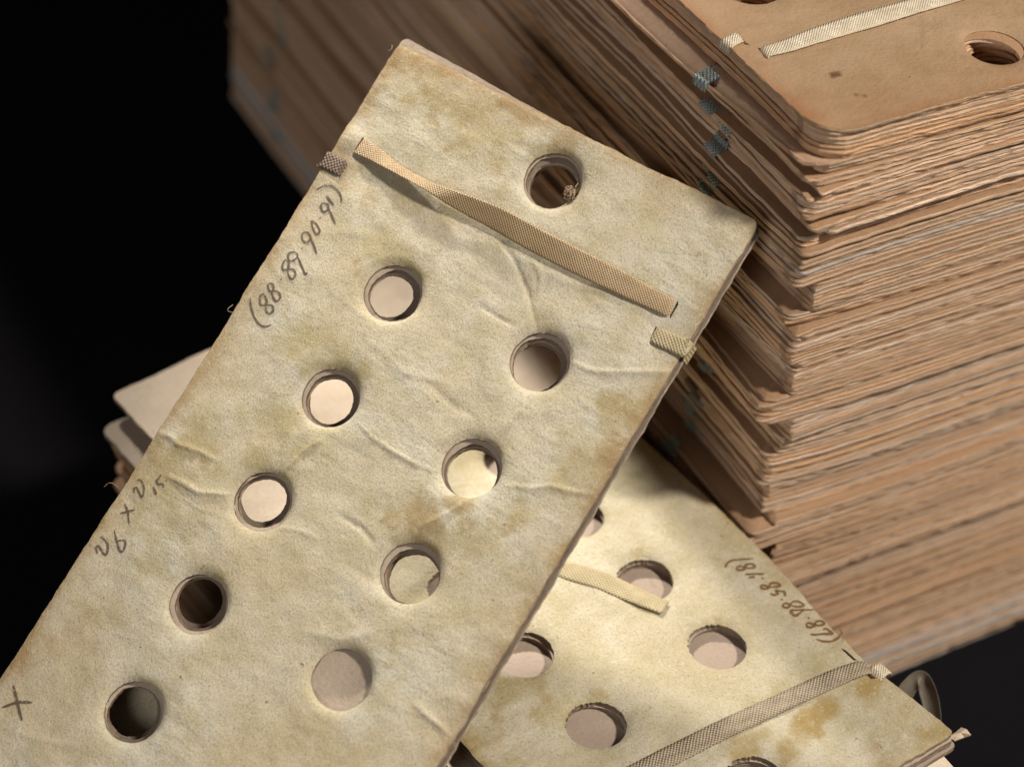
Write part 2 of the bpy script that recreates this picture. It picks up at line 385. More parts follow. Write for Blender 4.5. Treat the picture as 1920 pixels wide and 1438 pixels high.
def relief(holes, creases, seed, wave=0.006, dish=0.010, ds=0.012, edge_drop=None, box=None):
    """height of a card face: gentle warp, dishing round each punched hole, ridges of the creases"""
    def zf(X, Y):
        X = np.asarray(X, float); Y = np.asarray(Y, float)
        z = wave * noise_arr(X, Y, seed, 3.0, 2) + 0.0022 * noise_arr(X, Y, seed + 9, 14.0, 3)
        for (c, r) in holes:
            d = np.hypot(X - c[0], Y - c[1]) - r
            z = z - dish * np.exp(-np.clip(d, 0, None) / ds) + 0.0012 * np.exp(-((d - 0.045) / 0.02) ** 2)
        for pts, hgt, wd in creases:
            best = np.full(len(X), 9.0); sv = np.zeros(len(X)); ns = len(pts) - 1
            for si, (a, b) in enumerate(zip(pts[:-1], pts[1:])):
                d, t = seg_dist(X, Y, a, b); up = d < best; best = np.where(up, d, best); sv = np.where(up, (si + t) / ns, sv)
            best = best * (1 + 0.0)
            tap = 0.12 + 0.88 * np.sin(math.pi * np.clip(sv, 0, 1)) ** 0.6
            z = z + hgt * tap * (np.exp(-(best / (wd * 0.62)) ** 1.3) * 1.0 + 0.18 * np.exp(-best / (wd * 2.5)))
        if box is not None:
            x0, y0, x1, y1 = box
            e = np.minimum(np.minimum(X - x0, x1 - X), np.minimum(Y - y0, y1 - Y))
            z = z - 0.0025 * np.exp(-np.clip(e, 0, None) / 0.004)
        return z
    return zf

def stains(blobs, seed, box=None, rim=0.35):
    """blobs: x, y, rx, ry, angle, brown, olive, red"""
    def f(X, Y):
        out = np.zeros((len(X), 4)); out[:, 3] = 1
        nn = noise_arr(X, Y, seed, 18.0, 6); n2 = noise_arr(X, Y, seed + 4, 5.0, 3)
        for x, y, rx, ry, ang, br, ol, rd in blobs:
            dx, dy = X - x, Y - y; ca, sa = math.cos(ang), math.sin(ang)
            u = (dx * ca + dy * sa) / rx; v = (-dx * sa + dy * ca) / ry
            d = np.sqrt(u * u + v * v) + nn * 1.15
            w = np.clip((1.35 - d) / 1.1, 0, 1); w = w * w * (3 - 2 * w)
            out[:, 0] += w * br * 0.75; out[:, 1] += w * ol * 1.0; out[:, 2] += w * rd
        if box is not None:
            x0, y0, x1, y1 = box; e = np.minimum(np.minimum(X - x0, x1 - X), np.minimum(Y - y0, y1 - Y))
            out[:, 0] += rim * np.exp(-np.clip(e, 0, None) / 0.02) * (0.6 + 1.3 * np.clip(n2 + .3, 0, 1)) + 0.22 * np.exp(-np.clip(e, 0, None) / 0.06)
        return np.clip(out, 0, 1)
    return f

def strip(name, path, widths, zs, mat, matrix=None, parent=None, twist=None, thick=0.003, across=6, uv0=0.0, crown=0.0, zf=None):
    """woven tape along a local polyline; zs: height of the two edges at every knot"""
    P = []; n = len(path)
    def cr(a, b, c, d, t):
        return 0.5 * ((2 * b) + (-a + c) * t + (2 * a - 5 * b + 4 * c - d) * t * t + (-a + 3 * b - 3 * c + d) * t ** 3)
    K = np.array([[*p, w, *z] for p, w, z in zip(path, widths, zs)], float)
    S = []
    for i in range(n - 1):
        a = K[max(i - 1, 0)]; b = K[i]; c = K[i + 1]; d = K[min(i + 2, n - 1)]
        m = max(3, int(np.hypot(*(c[:2] - b[:2])) / 0.008))
        for j in range(m): S.append(cr(a, b, c, d, j / m))
    S.append(K[-1]); S = np.array(S)
    tg = np.gradient(S[:, :2], axis=0); tg /= np.linalg.norm(tg, axis=1)[:, None] + 1e-12; nr = np.column_stack([-tg[:, 1], tg[:, 0]])
    L = np.concatenate([[0], np.cumsum(np.hypot(*np.diff(S[:, :2], axis=0).T))])
    verts = []; uv = []; W = across + 1
    base_z = np.zeros(len(S)) if zf is None else zf(S[:, 0], S[:, 1])
    if zf is not None: base_z = np.convolve(np.pad(base_z, 4, mode='edge'), np.ones(9) / 9, 'valid')
    for sd in (0, 1):
        for i in range(len(S)):
            for j in range(W):
                f = j / across - 0.5; e = 0.0012 * nz(L[i] * 70, j * 0.01 + (f > 0) * 9, 2) if abs(f) > 0.49 else 0
                p = S[i, :2] + nr[i] * (f * S[i, 2] + e)
                z = S[i, 3] * (0.5 - f) + S[i, 4] * (0.5 + f) + crown * (1 - 4 * f * f) - sd * thick + base_z[i]
                verts.append((p[0], p[1], z)); uv.append((L[i] + uv0, f * S[i, 2]))
    nS = len(S); o2 = nS * W; faces = []
    for i in range(nS - 1):
        for j in range(across):
            a = i * W + j; b = a + 1; c = a + W + 1; d = a + W
            faces.append((a, d, c, b)); faces.append((o2 + a, o2 + b, o2 + c, o2 + d))
        a = i * W; faces.append((a, o2 + a, o2 + a + W, a + W)); a = i * W + across; faces.append((a, a + W, o2 + a + W, o2 + a))
    for i in (0, nS - 1):
        for j in range(across):
            a = i * W + j; faces.append((a, a + 1, o2 + a + 1, o2 + a) if i == 0 else (a, o2 + a, o2 + a + 1, a + 1))
    return link_mesh(name, verts, faces, [mat], None, None, uv, None, parent, matrix)

def mark(name, strokes, zf, width, mat, matrix, parent, lift=0.0012):
    """one pencilled character: flat strokes lying on the card face"""
    verts = []; faces = []
    for st in strokes:
        K = np.array(st, float)
        if len(K) == 1: K = np.array([K[0] - [width * .3, 0], K[0] + [width * .3, 0]])
        S = []
        n = len(K)
        for i in range(n - 1):
            a = K[max(i - 1, 0)]; b = K[i]; c = K[i + 1]; d = K[min(i + 2, n - 1)]
            m = 8 if n > 2 else 5
            for j in range(m):
                t = j / m; S.append(0.5 * ((2 * b) + (-a + c) * t + (2 * a - 5 * b + 4 * c - d) * t * t + (-a + 3 * b - 3 * c + d) * t ** 3))
        S.append(K[-1]); S = np.array(S); tg = np.gradient(S, axis=0); tg /= np.linalg.norm(tg, axis=1)[:, None] + 1e-12
        nr = np.column_stack([-tg[:, 1], tg[:, 0]]); base = len(verts); m = len(S)
        for i in range(m):
            e = min(1.0, 0.5 + 3 * min(i, m - 1 - i) / m); w = width * e * (1 + 0.35 * nz(S[i, 0] * 80, S[i, 1] * 80, 1.0)) / 2
            for sg in (-1, 1):
                q = S[i] + nr[i] * w * sg; verts.append([q[0], q[1], 0])
        faces += [(base + 2 * i, base + 2 * i + 2, base + 2 * i + 3, base + 2 * i + 1)[::-1] for i in range(m - 1)]
    va = np.array(verts); va[:, 2] = zf(va[:, 0], va[:, 1]) + lift
    return link_mesh(name, va, faces, [mat], None, None, None, None, parent, matrix)

def tube(name, pts, r, mat, parent=None, matrix=None, sides=5):
    P = [Vector(p) for p in pts]; verts = []; faces = []
    for i, p in enumerate(P):
        t = (P[min(i + 1, len(P) - 1)] - P[max(i - 1, 0)]).normalized(); a = t.orthogonal().normalized(); b = t.cross(a)
        for s in range(sides):
            an = 2 * math.pi * s / sides; verts.append(p + (a * math.cos(an) + b * math.sin(an)) * r)
    for i in range(len(P) - 1):
        for s in range(sides):
            s2 = (s + 1) % sides; faces.append((i * sides + s, i * sides + s2, (i + 1) * sides + s2, (i + 1) * sides + s))
    return link_mesh(name, verts, faces, [mat], None, None, None, None, parent, matrix)

def px_rect_slit(pl, a, b, w):                        # a slit cut between two points of the face
    a = np.array(pl.px(*a)); b = np.array(pl.px(*b)); t = (b - a) / np.linalg.norm(b - a); n = np.array([-t[1], t[0]]) * w / 2
    out = []
    for i in range(6): out.append(tuple(a + (b - a) * i / 6 - n))
    for i in range(6): out.append(tuple(b + (a - b) * i / 6 + n))
    return out

def crop(x0, y0, sc_, pts):                           # strokes measured on enlarged views of the photograph
    return [(x0 + x / sc_, y0 + y / sc_) for x, y in pts]

# ------------------------------------------------------------------ tall stack of cards
NST = 172; SH = 1.80; SW = 1.0; SL = 2.955
def card_loop(x0, y0, x1, y1, rf, step_f, step_b):
    pts = []
    def seg(a, b, st):
        n = max(1, int(round(math.hypot(b[0] - a[0], b[1] - a[1]) / st)))
        for i in range(n): pts.append((a[0] + (b[0] - a[0]) * i / n, a[1] + (b[1] - a[1]) * i / n))
    # start at rounded front left corner, anticlockwise
    n = 7
    for i in range(n): a = math.pi + math.pi / 2 * i / n; pts.append((x0 + rf + rf * math.cos(a), y0 + rf + rf * math.sin(a)))
    seg((x0 + rf, y0), (x1, y0), step_f); seg((x1, y0), (x1, y1), step_b); seg((x1, y1), (x0, y1), 0.1); seg((x0, y1), (x0, y0 + rf), step_f)
    return np.array(pts)

t_k = rng.uniform(0.0062, 0.0100, NST)
group_id = []; g = 0; left = 0
for i in range(NST):
    if left == 0: g += 1; left = int(rng.choice([1, 2, 3, 4, 5, 7, 9]))
    group_id.append(g); left -= 1
group_id = np.array(group_id)
TOPG = 7                                             # the loose bundle on top, drawn back from the card below it
group_id[-TOPG:] = g + 1; group_id[-TOPG - 1] = g + 2
gp = [dict(a=rng.uniform(-0.028, 0.03) if rng.random() < .74 else rng.uniform(0.03, 0.075), b=rng.normal(0, 0.02), y=rng.normal(0, 0.006), p=rng.uniform(0, 6.28, 6), gap=rng.choice([0.0, 0.003, 0.006, 0.012, 0.016], p=[.3, .3, .2, .12, .08])) for _ in range(g + 3)]
gp[g + 1].update(a=0.0, b=0.0, y=0.0, gap=0.0); gp[g + 2].update(a=-0.016, b=-0.052, y=0.008, gap=0.004)
first_of = np.array([i == 0 or group_id[i] != group_id[i - 1] for i in range(NST)])
raw_h = float(np.sum(t_k)) + 0.0
ph = rng.uniform(0, 6.28, (NST, 5)); am = rng.uniform(0.0, 0.0004, NST)
def gap_fn(i, x, y):
    G = gp[group_id[i]]
    v = am[i] * (1 + np.sin(ph[i, 0] + x * 5.0) * np.sin(ph[i, 1] + y * 4.0)) + 0.0001
    if first_of[i] and i > 0:                         # bundles part from one another, mostly near the front left corner
        w = 0.5 + 0.5 * np.sin(G['p'][0] + y * 3.1 + x * 1.3) * np.sin(G['p'][1] + x * 4.0)
        v = v + G['gap'] * (0.12 + 0.88 * w * (0.16 * (1 + np.sin(G['p'][2] + x * 9.0)) + 0.68 * np.exp(-np.clip(x, 0, None) / 0.10)))
    return v
def card_z_all(X, Y):                                 # underside height of every card at the given points: (NST+1, n)
    z = np.zeros((NST + 1, len(X)))
    for i in range(NST):
        z[i + 1] = z[i] + gap_fn(i, X, Y) + t_k[i]
    return z * scale_of(z, X, Y)
def scale_of(z, X, Y): return (SH + 0.006 * np.sin(1.0 + X * 4) * np.sin(2.0 + Y * 3)) / z[-1]
def layer(i, X, Y):                                   # underside and top of one card at the given points
    z = np.zeros(len(X)); lo = hi = None
    for j in range(NST):
        b_ = z + gap_fn(j, X, Y); z = b_ + t_k[j]
        if j == i: lo, hi = b_, z
    s_ = (SH + 0.006 * np.sin(1.0 + X * 4) * np.sin(2.0 + Y * 3)) / z
    return lo * s_, hi * s_
# the heap sags and leans a little: corners of the layers wander
palette = [((0.56, 0.375, 0.235), 8), ((0.61, 0.42, 0.265), 7), ((0.50, 0.325, 0.20), 5), ((0.65, 0.47, 0.325), 5), ((0.58, 0.44, 0.32), 4),
           ((0.48, 0.41, 0.32), 3), ((0.62, 0.36, 0.18), 4), ((0.42, 0.27, 0.165), 3), ((0.69, 0.55, 0.42), 2), ((0.50, 0.48, 0.44), 1)]
tone_words = ['tan', 'light tan', 'brown', 'pale sandy', 'dusty beige', 'greyish brown', 'orange brown', 'dark brown', 'pale pinkish', 'blue grey']
pw = np.array([w for _, w in palette], float); pw /= pw.sum()
ordinals = {1: 'topmost', 2: 'second', 3: 'third'}
def ordinal(n):
    if n in ordinals: return ordinals[n]
    return f"{n}{'th' if 10 < n % 100 < 14 else {1: 'st', 2: 'nd', 3: 'rd'}.get(n % 10, 'th')}"
stack_cards = []
def gz_grid():
    return card_z_all
for i in range(NST - 1):
    G = gp[group_id[i]]; lone = rng.normal(0, 0.0040)
    depth = i / NST
    xoff = G['a'] * (0.5 if i > NST - 30 else 1.0) + lone; yoff = G['y'] + rng.normal(0, 0.0022)
    rf = float(np.clip(rng.normal(0.022, 0.012), 0.006, 0.06)) if i < NST - TOPG else 0.075
    if i == NST - TOPG - 1: xoff = -0.022; yoff = 0.006; rf = 0.05
    if i >= NST - TOPG: xoff = 0.004 + rng.normal(0, 0.003); yoff = rng.normal(0.002, 0.002)
    lp = card_loop(0, 0, SW, SL, rf, 0.022, 0.12)
    X = lp[:, 0].copy(); Y = lp[:, 1].copy()
    lf = np.exp(-np.clip(X, 0, None) / 0.05)          # left edge
    slant = G['b'] * (1.0 if i < NST - TOPG - 1 else (1.0 if i == NST - TOPG - 1 else 0.0))
    wig = 0.004 * np.sin(G['p'][2] + Y * 3.7) + 0.003 * np.sin(G['p'][3] + Y * 9.0)
    far = np.exp(-np.clip(Y - 0.6, 0, None) / 0.9)
    X2 = X + lf * (xoff * (0.12 + 0.88 * far) + slant * np.clip(Y, 0, 1.0) * (far if i != NST - TOPG - 1 else 1.0) + wig)
    jit = np.array([0.0026 * nz(x * 23, y * 23, i * 1.7) + 0.0022 * nz(x * 71, y * 71, i * 2.3) for x, y in lp])
    X2 += np.where(X < 0.02, jit * np.where(Y > 1.2, 0.4, 1.0), 0); ff = np.exp(-np.clip(Y, 0, None) / 0.05)
    curl = 0.012 * np.sin(G['p'][4] + 2.0) * np.exp(-X / 0.12) * (i < NST - TOPG - 1)
    Y2 = Y + ff * (yoff + curl + 0.002 * np.sin(G['p'][5] + X * 6)) + np.where(Y < 0.02, jit, 0)
    zb, zt1 = layer(i, X2, Y2); t = float(np.min(zt1 - zb)) * 0.985
    n = len(lp); cen = np.array([SW / 2, SL / 2])
    ins = 0.14
    Xi = np.clip(X2, ins, SW - ins); Yi = np.clip(Y2, ins, SL - ins)
    zi = layer(i, Xi, Yi)[0]
    if i == NST - TOPG - 1:                           # the ledge card: its free edge curls over
        d = np.exp(-np.clip(X2 + 0.05, 0, None) / 0.018); zb = zb - 0.010 * d
    verts = []
    for (xx, yy, zc, up) in ((X2, Y2, zb, t), (X2, Y2, zb, t * 0.5), (X2, Y2, zb, 0.0), (Xi, Yi, zi, t), (Xi, Yi, zi, 0.0)):
        bul = 0.0012 if up == t * 0.5 else 0.0
        for q in range(n):
            ox = -bul if X[q] < 0.02 else 0; oy = -bul if Y[q] < 0.02 else 0
            verts.append((xx[q] + ox, yy[q] + oy, zc[q] + up))
    faces = []; fm = []
    for q in range(n):
        r = (q + 1) % n
        faces.append((q, n + q, n + r, r)); fm.append(0)
        faces.append((n + q, 2 * n + q, 2 * n + r, n + r)); fm.append(0)
        faces.append((q, r, 3 * n + r, 3 * n + q)); fm.append(1)
        faces.append((2 * n + r, 2 * n + q, 4 * n + q, 4 * n + r)); fm.append(1)
    per = np.concatenate([[0], np.cumsum(np.hypot(*np.diff(lp, axis=0).T))])
    uv = np.zeros((5 * n, 2)); uv[:n] = np.column_stack([per, np.full(n, t) + i * 0.05]); uv[n:2 * n] = np.column_stack([per, np.full(n, t * .5) + i * 0.05]); uv[2 * n:3 * n] = np.column_stack([per, np.zeros(n) + i * 0.05])
    uv[3 * n:4 * n] = np.column_stack([Xi, Yi]); uv[4 * n:] = np.column_stack([Xi, Yi])
    holes_here = i >= NST - 26
    if i == NST - TOPG - 1:                           # the ledge card slopes away from the wall of cards above and turns up at its rim
        def zl(Xq, Yq, i=i, xo=xoff, sl=slant, p=G['p']):
            Xq = np.asarray(Xq, float); Yq = np.asarray(Yq, float)
            ed = xo + sl * np.clip(Yq, 0, 1.0) + 0.004 * np.sin(p[2] + Yq * 3.7) + 0.003 * np.sin(p[3] + Yq * 9.0)
            d = np.clip(Xq - ed, 0, None); wq = np.clip(-ed, 0.01, 1); u = np.clip((d - 0.22 * wq) / (0.85 * wq), 0, 1); u = u * u * (3 - 2 * u)
            return layer(i, Xq, Yq)[1] - (0.020 * (1 - u)) * np.clip(wq / 0.05, 0, 1) + 0.014 * np.exp(-d / 0.011)
        o = sheet('punched_card', [tuple(p_) for p_ in np.column_stack([X2, Y2])], [circle((0.53, 0.126), 0.063, 60, 0.01, 77)], t, zl, 0.008, (-0.1, 0, 0.06, 1.3), 0.09, [M_ledge, M_sedge, M_sface])
        o.color = (0.60, 0.42, 0.28, 1); describe(o, 'pinkish board card jutting out below the loose top bundle, a teal ribbon over its rim', 'punched card', 'punched cards in the tall stack')
        stack_cards.append((o, X2, Y2, zb, t, xoff)); ledge_z = zl
        continue
    if not holes_here:
        faces.append(tuple(3 * n + q for q in range(n))); fm.append(1)
        faces.append(tuple(4 * n + q for q in range(n))[::-1]); fm.append(1)
        o = link_mesh('punched_card', verts, faces, [M_sedge, M_ledge if i == NST - TOPG - 1 else M_sface], fm, [f == 1 for f in fm], uv)
    else:
        seedk = i * 0.9
        def zf(Xq, Yq, i=i):
            return layer(i, np.asarray(Xq, float), np.asarray(Yq, float))[1]
        ol = [tuple(p) for p in np.column_stack([X2, Y2])]
        c0 = (0.502 + rng.normal(0, 0.012) + (0.028 if i < NST - 2 else 0), 0.126 + rng.normal(0, 0.006)); h1 = hit_z(1411, -26, SH); c1 = (h1[0] + rng.normal(0, 0.006), h1[1] + rng.normal(0, 0.006))
        o = sheet('punched_card', ol, [circle(c0, 0.064, 60, 0.01, i), circle(c1, 0.064, 60, 0.01, i + 9)], t, zf, None, (9, 9, 9, 9), 0.09, [M_sface, M_sedge, M_sface])
    ci = int(rng.choice(len(palette), p=pw)); c = np.array(palette[ci][0]) * np.array((1.0, 1.01, 1.07)); c = (c * 0.6 + np.array((0.545, 0.385, 0.265)) * 0.4) * rng.uniform(1.14, 1.32)
    if 7 <= i <= 11: ci = 9; c = np.array((0.70, 0.76, 0.80)) * rng.uniform(0.9, 1.05)
    o.color = (*c, 1)
    nth = NST - i
    describe(o, f"{tone_words[ci]} board card edge, {ordinal(nth)} card down from the top of the tall stack", 'punched card', 'punched cards in the tall stack')
    stack_cards.append((o, X2, Y2, zb, t, xoff))

# the top card of the stack, seen face on
TP = Plane((0, 0, SH), (1, 0, 0), (0, 1, 0))
def ztop(X, Y):
    return 0.006 * np.sin(1.0 + np.asarray(X) * 4) * np.sin(2.0 + np.asarray(Y) * 3)
hc = [(TP.px(1866, 84), 0.0625), (TP.px(1411, -26), 0.062)]
cre = [([TP.px(1735, 28), TP.px(1737, 60), TP.px(1738, 100)], 0.004, 0.004), ([TP.px(1338, 88), TP.px(1395, 100), TP.px(1440, 125)], 0.004, 0.006)]
_c = (hc[0][0][0] - 0.014, hc[0][0][1])
cre.append(([(_c[0] + 0.074 * math.cos(a * .3), _c[1] + 0.074 * math.sin(a * .3)) for a in range(3, 18)], 0.0045, 0.004))
rel = relief([(c, r) for c, r in hc], cre, 31.0, 0.004, 0.006, 0.014)
zt = lambda X, Y: ztop(X, Y) + rel(X, Y)
ol = rounded(0, 0, SW, SL, (0.085, 0.04, 0.04, 0.04), 0.012, 0.0022, 3.0)
slitA = px_rect_slit(TP, (1376, 63), (1404, 88), 0.007); slitB = px_rect_slit(TP, (1422, 90), (1438, 114), 0.006)
st = stains([(*TP.px(1490, 215), 0.09, 0.05, 0.2, 0.38, 0, 0), (*TP.px(1640, 190), 0.07, 0.04, 0.2, 0.2, 0, 0), (*TP.px(1870, 120), .06, .03, 0, .4, 0, 0),
             (*TP.px(1600, 100), 0.16, 0.03, 0.1, 0.0, 0.3, 0), (*TP.px(1750, 60), 0.10, 0.03, 0.1, 0.0, 0.3, 0), (*TP.px(1568, 144), 0.012, 0.008, 0, 0, 0, 1.0),
             (*TP.px(1605, 182), .02, .003, -.5, 0, 0, .8), (*TP.px(1380, 30), .05, .03, 0, .25, 0, 0)], 12.0, (0, 0, SW, SL), 0.45)
top_card = sheet('punched_card', ol, [circle(hc[0][0], 0.0625, 72, 0.012, 1), circle(hc[1][0], 0.062, 72, 0.012, 2)], 0.010, zt, 0.009, (0, 0, 0.75, 0.9), 0.08,
                 [M_tan, M_sedge, M_sface], st, TP.matrix(0), None, [slitA, slitB])
top_card.color = (0.52, 0.35, 0.22, 1)
describe(top_card, 'smooth tan punched card on top of the tall stack, pale ribbon laced across it', 'punched card', 'punched cards in the tall stack')
pa = [TP.px(*p) for p in [(1430, 103), (1438, 101), (1475, 92), (1540, 71), (1620, 47), (1700, 24), (1780, -1), (1860, -28), (1960, -62)]]
strip('ribbon', pa, [0.028, 0.032, 0.037, 0.040, 0.042, 0.041, 0.040, 0.040, 0.040], [(-.008, -.008), (.004, .005), (.006, .008), (.006, .013), (.006, .016), (.007, .014), (.006, .012), (.006, .012), (.006, .01)], M_rib_pale, TP.matrix(0), top_card, crown=0.002, zf=zt)
pb = [TP.px(*p) for p in [(1393, 74), (1386, 75), (1374, 79), (1362, 84)]]
strip('ribbon', pb + [(pb[-1][0] - 0.006, pb[-1][1] - 0.001)], [0.030, 0.032, 0.033, 0.033, 0.033], [(-.006, -.006), (.006, .005), (.005, .005), (.002, .002), (-.012, -.012)], M_rib_pale, TP.matrix(0), top_card, crown=0.002, zf=zt)

# scraps of lacing ribbon showing along the left side of the tall stack
def edge_tab(entry, yc, w, mat, over=0.03, drop=0.016, name='ribbon'):
    o, X2, Y2, zb, t, xo = entry
    sel = np.where(X2 < 0.14)[0]; kq = sel[np.argmin(np.abs(Y2[sel] - yc))]
    ex, ez = X2[kq], zb[kq] + t
    prof = [(ex + over, ez + 0.001), (ex + over * .5, ez + 0.003), (ex - 0.001, ez + 0.0035), (ex - 0.005, ez - 0.001), (ex - 0.006, ez - drop * .5), (ex - 0.003, ez - drop)]
    verts = []; uv = []; L = 0
    for a, (px_, pz_) in enumerate(prof):
        if a: L += math.hypot(px_ - prof[a - 1][0], pz_ - prof[a - 1][1])
        for b in range(5):
            f = b / 4 - .5; verts.append((px_, yc + f * w + 0.002 * math.sin(a * 2.0), pz_)); uv.append((L + yc, f * w))
    faces = [(a * 5 + b, a * 5 + b + 1, a * 5 + b + 6, a * 5 + b + 5) for a in range(len(prof) - 1) for b in range(4)]
    return link_mesh(name, verts, faces, [mat], None, None, uv, None, o)
lo_ = stack_cards[NST - TOPG - 1][0]; ek = stack_cards[NST - TOPG - 1]
sel_ = np.where(ek[1] < 0.0)[0]; xe = float(ek[1][sel_[np.argmin(np.abs(ek[2][sel_] - 0.355))]])
strip('ribbon', [(0.012, 0.37), (-0.01, 0.366), (xe + 0.012, 0.360), (xe - 0.001, 0.356), (xe - 0.006, 0.355)], [.042, .043, .042, .041, .040], [(.003, .003), (.003, .003), (.003, .003), (.0035, .0035), (-.018, -.018)], M_rib_teal, None, lo_, thick=0.002, zf=ledge_z)
for k in range(4, NST - TOPG - 3, 1):
    r_ = rng.random()
    if r_ < 0.55:
        yb = 0.335 + rng.normal(0, 0.016); edge_tab(stack_cards[k], yb, rng.uniform(0.028, 0.052), [M_rib_teal, M_rib_grey, M_rib_teal, M_rib_brown][int(rng.integers(4))], 0.02, rng.uniform(0.012, 0.026))
    if rng.random() < 0.34:
        yb = 2.62 + rng.normal(0, 0.03); edge_tab(stack_cards[k], yb, rng.uniform(0.03, 0.06), [M_rib_teal, M_rib_teal, M_rib_grey][int(rng.integers(3))], 0.02, rng.uniform(0.008, 0.018))

# ------------------------------------------------------------------ lower pile under the yellowed card
ZC = 0.75
CP = Plane((0.061, -0.675, ZC), (0.991, 0.134, 0), (-0.134, 0.991, 0))
CWD = 0.862
cream_len = 1.262
colA = [CP.px(1217, 1087), CP.px(1345, 1205)]; colB = [CP.px(975, 1216), CP.px(1118, 1352)]
stepA = (np.array(colA[0]) - np.array(colA[1])); stepB = (np.array(colB[0]) - np.array(colB[1])); stp = (stepA + stepB) / 2
A0 = np.array(colA[1]); B0 = np.array(colB[1])
clattice = [tuple(A0 + stp * i) for i in range(0, 6)] + [tuple(B0 + stp * i) for i in range(0, 6)]
clattice = [c for c in clattice if c[1] < cream_len - 0.09 and c[0] > -CWD + .07]
h0 = CP.px(1415, 1460)
cream_holes = clattice + [h0]
def cream_outline(y1, dx=0.0, dy=0.0, seed=0.0):
    o = rounded(-CWD, 0, 0, y1, (0.02, 0.012, 0.02, 0.02), 0.010, 0.003, seed)
    out = []
    for x, y in o:                                    # the right edge bows inwards
        f = max(0.0, 1 - abs(x) / 0.3) if x > -0.3 else 0
        out.append((x - f * 0.028 * math.exp(-((y - 0.30) / 0.20) ** 2) - f * 0.004 + dx, y + dy))
    return out
ccre = [([CP.px(1600, 1185), CP.px(1585, 1200), CP.px(1580, 1214)], 0.006, 0.004), ([CP.px(1300, 1255), CP.px(1240, 1285), CP.px(1195, 1300)], 0.003, 0.003),
        ([CP.px(1600, 1185), CP.px(1640, 1215), CP.px(1665, 1238)], 0.010, 0.010), ([CP.px(1500, 1240), CP.px(1560, 1225), CP.px(1580, 1214)], 0.004, 0.005)]
crel = relief([(c, 0.0625) for c in cream_holes], ccre, 55.0, 0.006, 0.010, 0.012, box=(-CWD, 0, 0, cream_len))
sl1 = px_rect_slit(CP, (1578, 1216), (1606, 1239), 0.006); sl2 = px_rect_slit(CP, (1621, 1254), (1640, 1272), 0.012)
cst = stains([(*CP.px(1620, 1290), .05, .022, .3, .9, .6, 0), (*CP.px(1545, 1330), .07, .028, .3, .9, .7, 0), (*CP.px(1500, 1372), .10, .032, .3, .85, .7, 0), (*CP.px(1400, 1400), .07, .03, .3, .8, .6, 0),
              (*CP.px(960, 1295), .06, .05, 0, .25, .9, 0), (*CP.px(890, 1400), .08, .06, 0, .5, .5, 0), (*CP.px(1060, 1330), .07, .05, 0, .15, .6, 0), (*CP.px(1500, 1270), .11, .02, .2, 0, .6, 0),
              (*CP.px(1400, 1350), .12, .02, .25, 0, .6, 0), (*CP.px(1380, 1030), .05, .04, 0, .1, .8, 0), (*CP.px(1190, 1040), .02, .02, 0, .5, .3, 0), (*CP.px(1770, 1360), .05, .04, 0, .75, .4, 0),
              (*CP.px(1690, 1330), .14, .02, .3, .3, .4, 0), (*CP.px(1650, 1400), .012, .010, 0, 0, 0, .5), (*CP.px(1650, 1300), .06, .03, 0, .2, .4, 0)]
             + [(c[0] + 0.01, c[1] + 0.05, .05, .025, 0, .3, .55, 0) for c in cream_holes], 21.0, (-CWD, 0, 0, cream_len), 0.5)
TC = 0.0115
lower_card = sheet('punched_card', cream_outline(cream_len, 0, 0, 4.0), [circle(c, 0.0630, 130, 0.030, 10 + i, 0.07) for i, c in enumerate(cream_holes)], TC, crel, 0.0068,
                   (-CWD, 0, 0, cream_len), 0.05, [M_cream2, M_edge, M_pink], cst, CP.matrix(0), None, [sl1, sl2])
describe(lower_card, 'yellowed punched card numbered 84 to 87 in brown ink, grey ribbon near its end', 'punched card', 'punched cards in the low pile')
cbase = relief([(c, 0.0625) for c in cream_holes], [], 55.0, 0.006, 0.010, 0.012)
for q in range(2):
    dz = -(TC + 0.0015) - q * (0.0185)
    ex_ = [(-.004, -.006, .002), (.006, -.010, -.003)][q]
    hl = [circle((c[0] + rng.normal(0, .003), c[1] + rng.normal(0, .003)), 0.062, 60, 0.015, 40 + q * 20 + i) for i, c in enumerate(cream_holes)] if q == 0 else []
    o = sheet('punched_card', cream_outline(cream_len, ex_[0], ex_[1], 6.0 + q), hl, 0.017 if q == 0 else TC, cbase if q == 0 else (lambda X, Y: np.zeros(len(X)) - 0.004), None, (9, 9, 9, 9), 0.055, [M_grey, M_edge, M_grey] if q == 0 else [M_blank, M_edge, M_blank], None, CP.matrix(dz))
    describe(o, ['second card of the low pile, right under the yellowed card', 'blank greyish pink card seen through the holes of the yellowed card'][q], 'punched card', 'punched cards in the low pile')

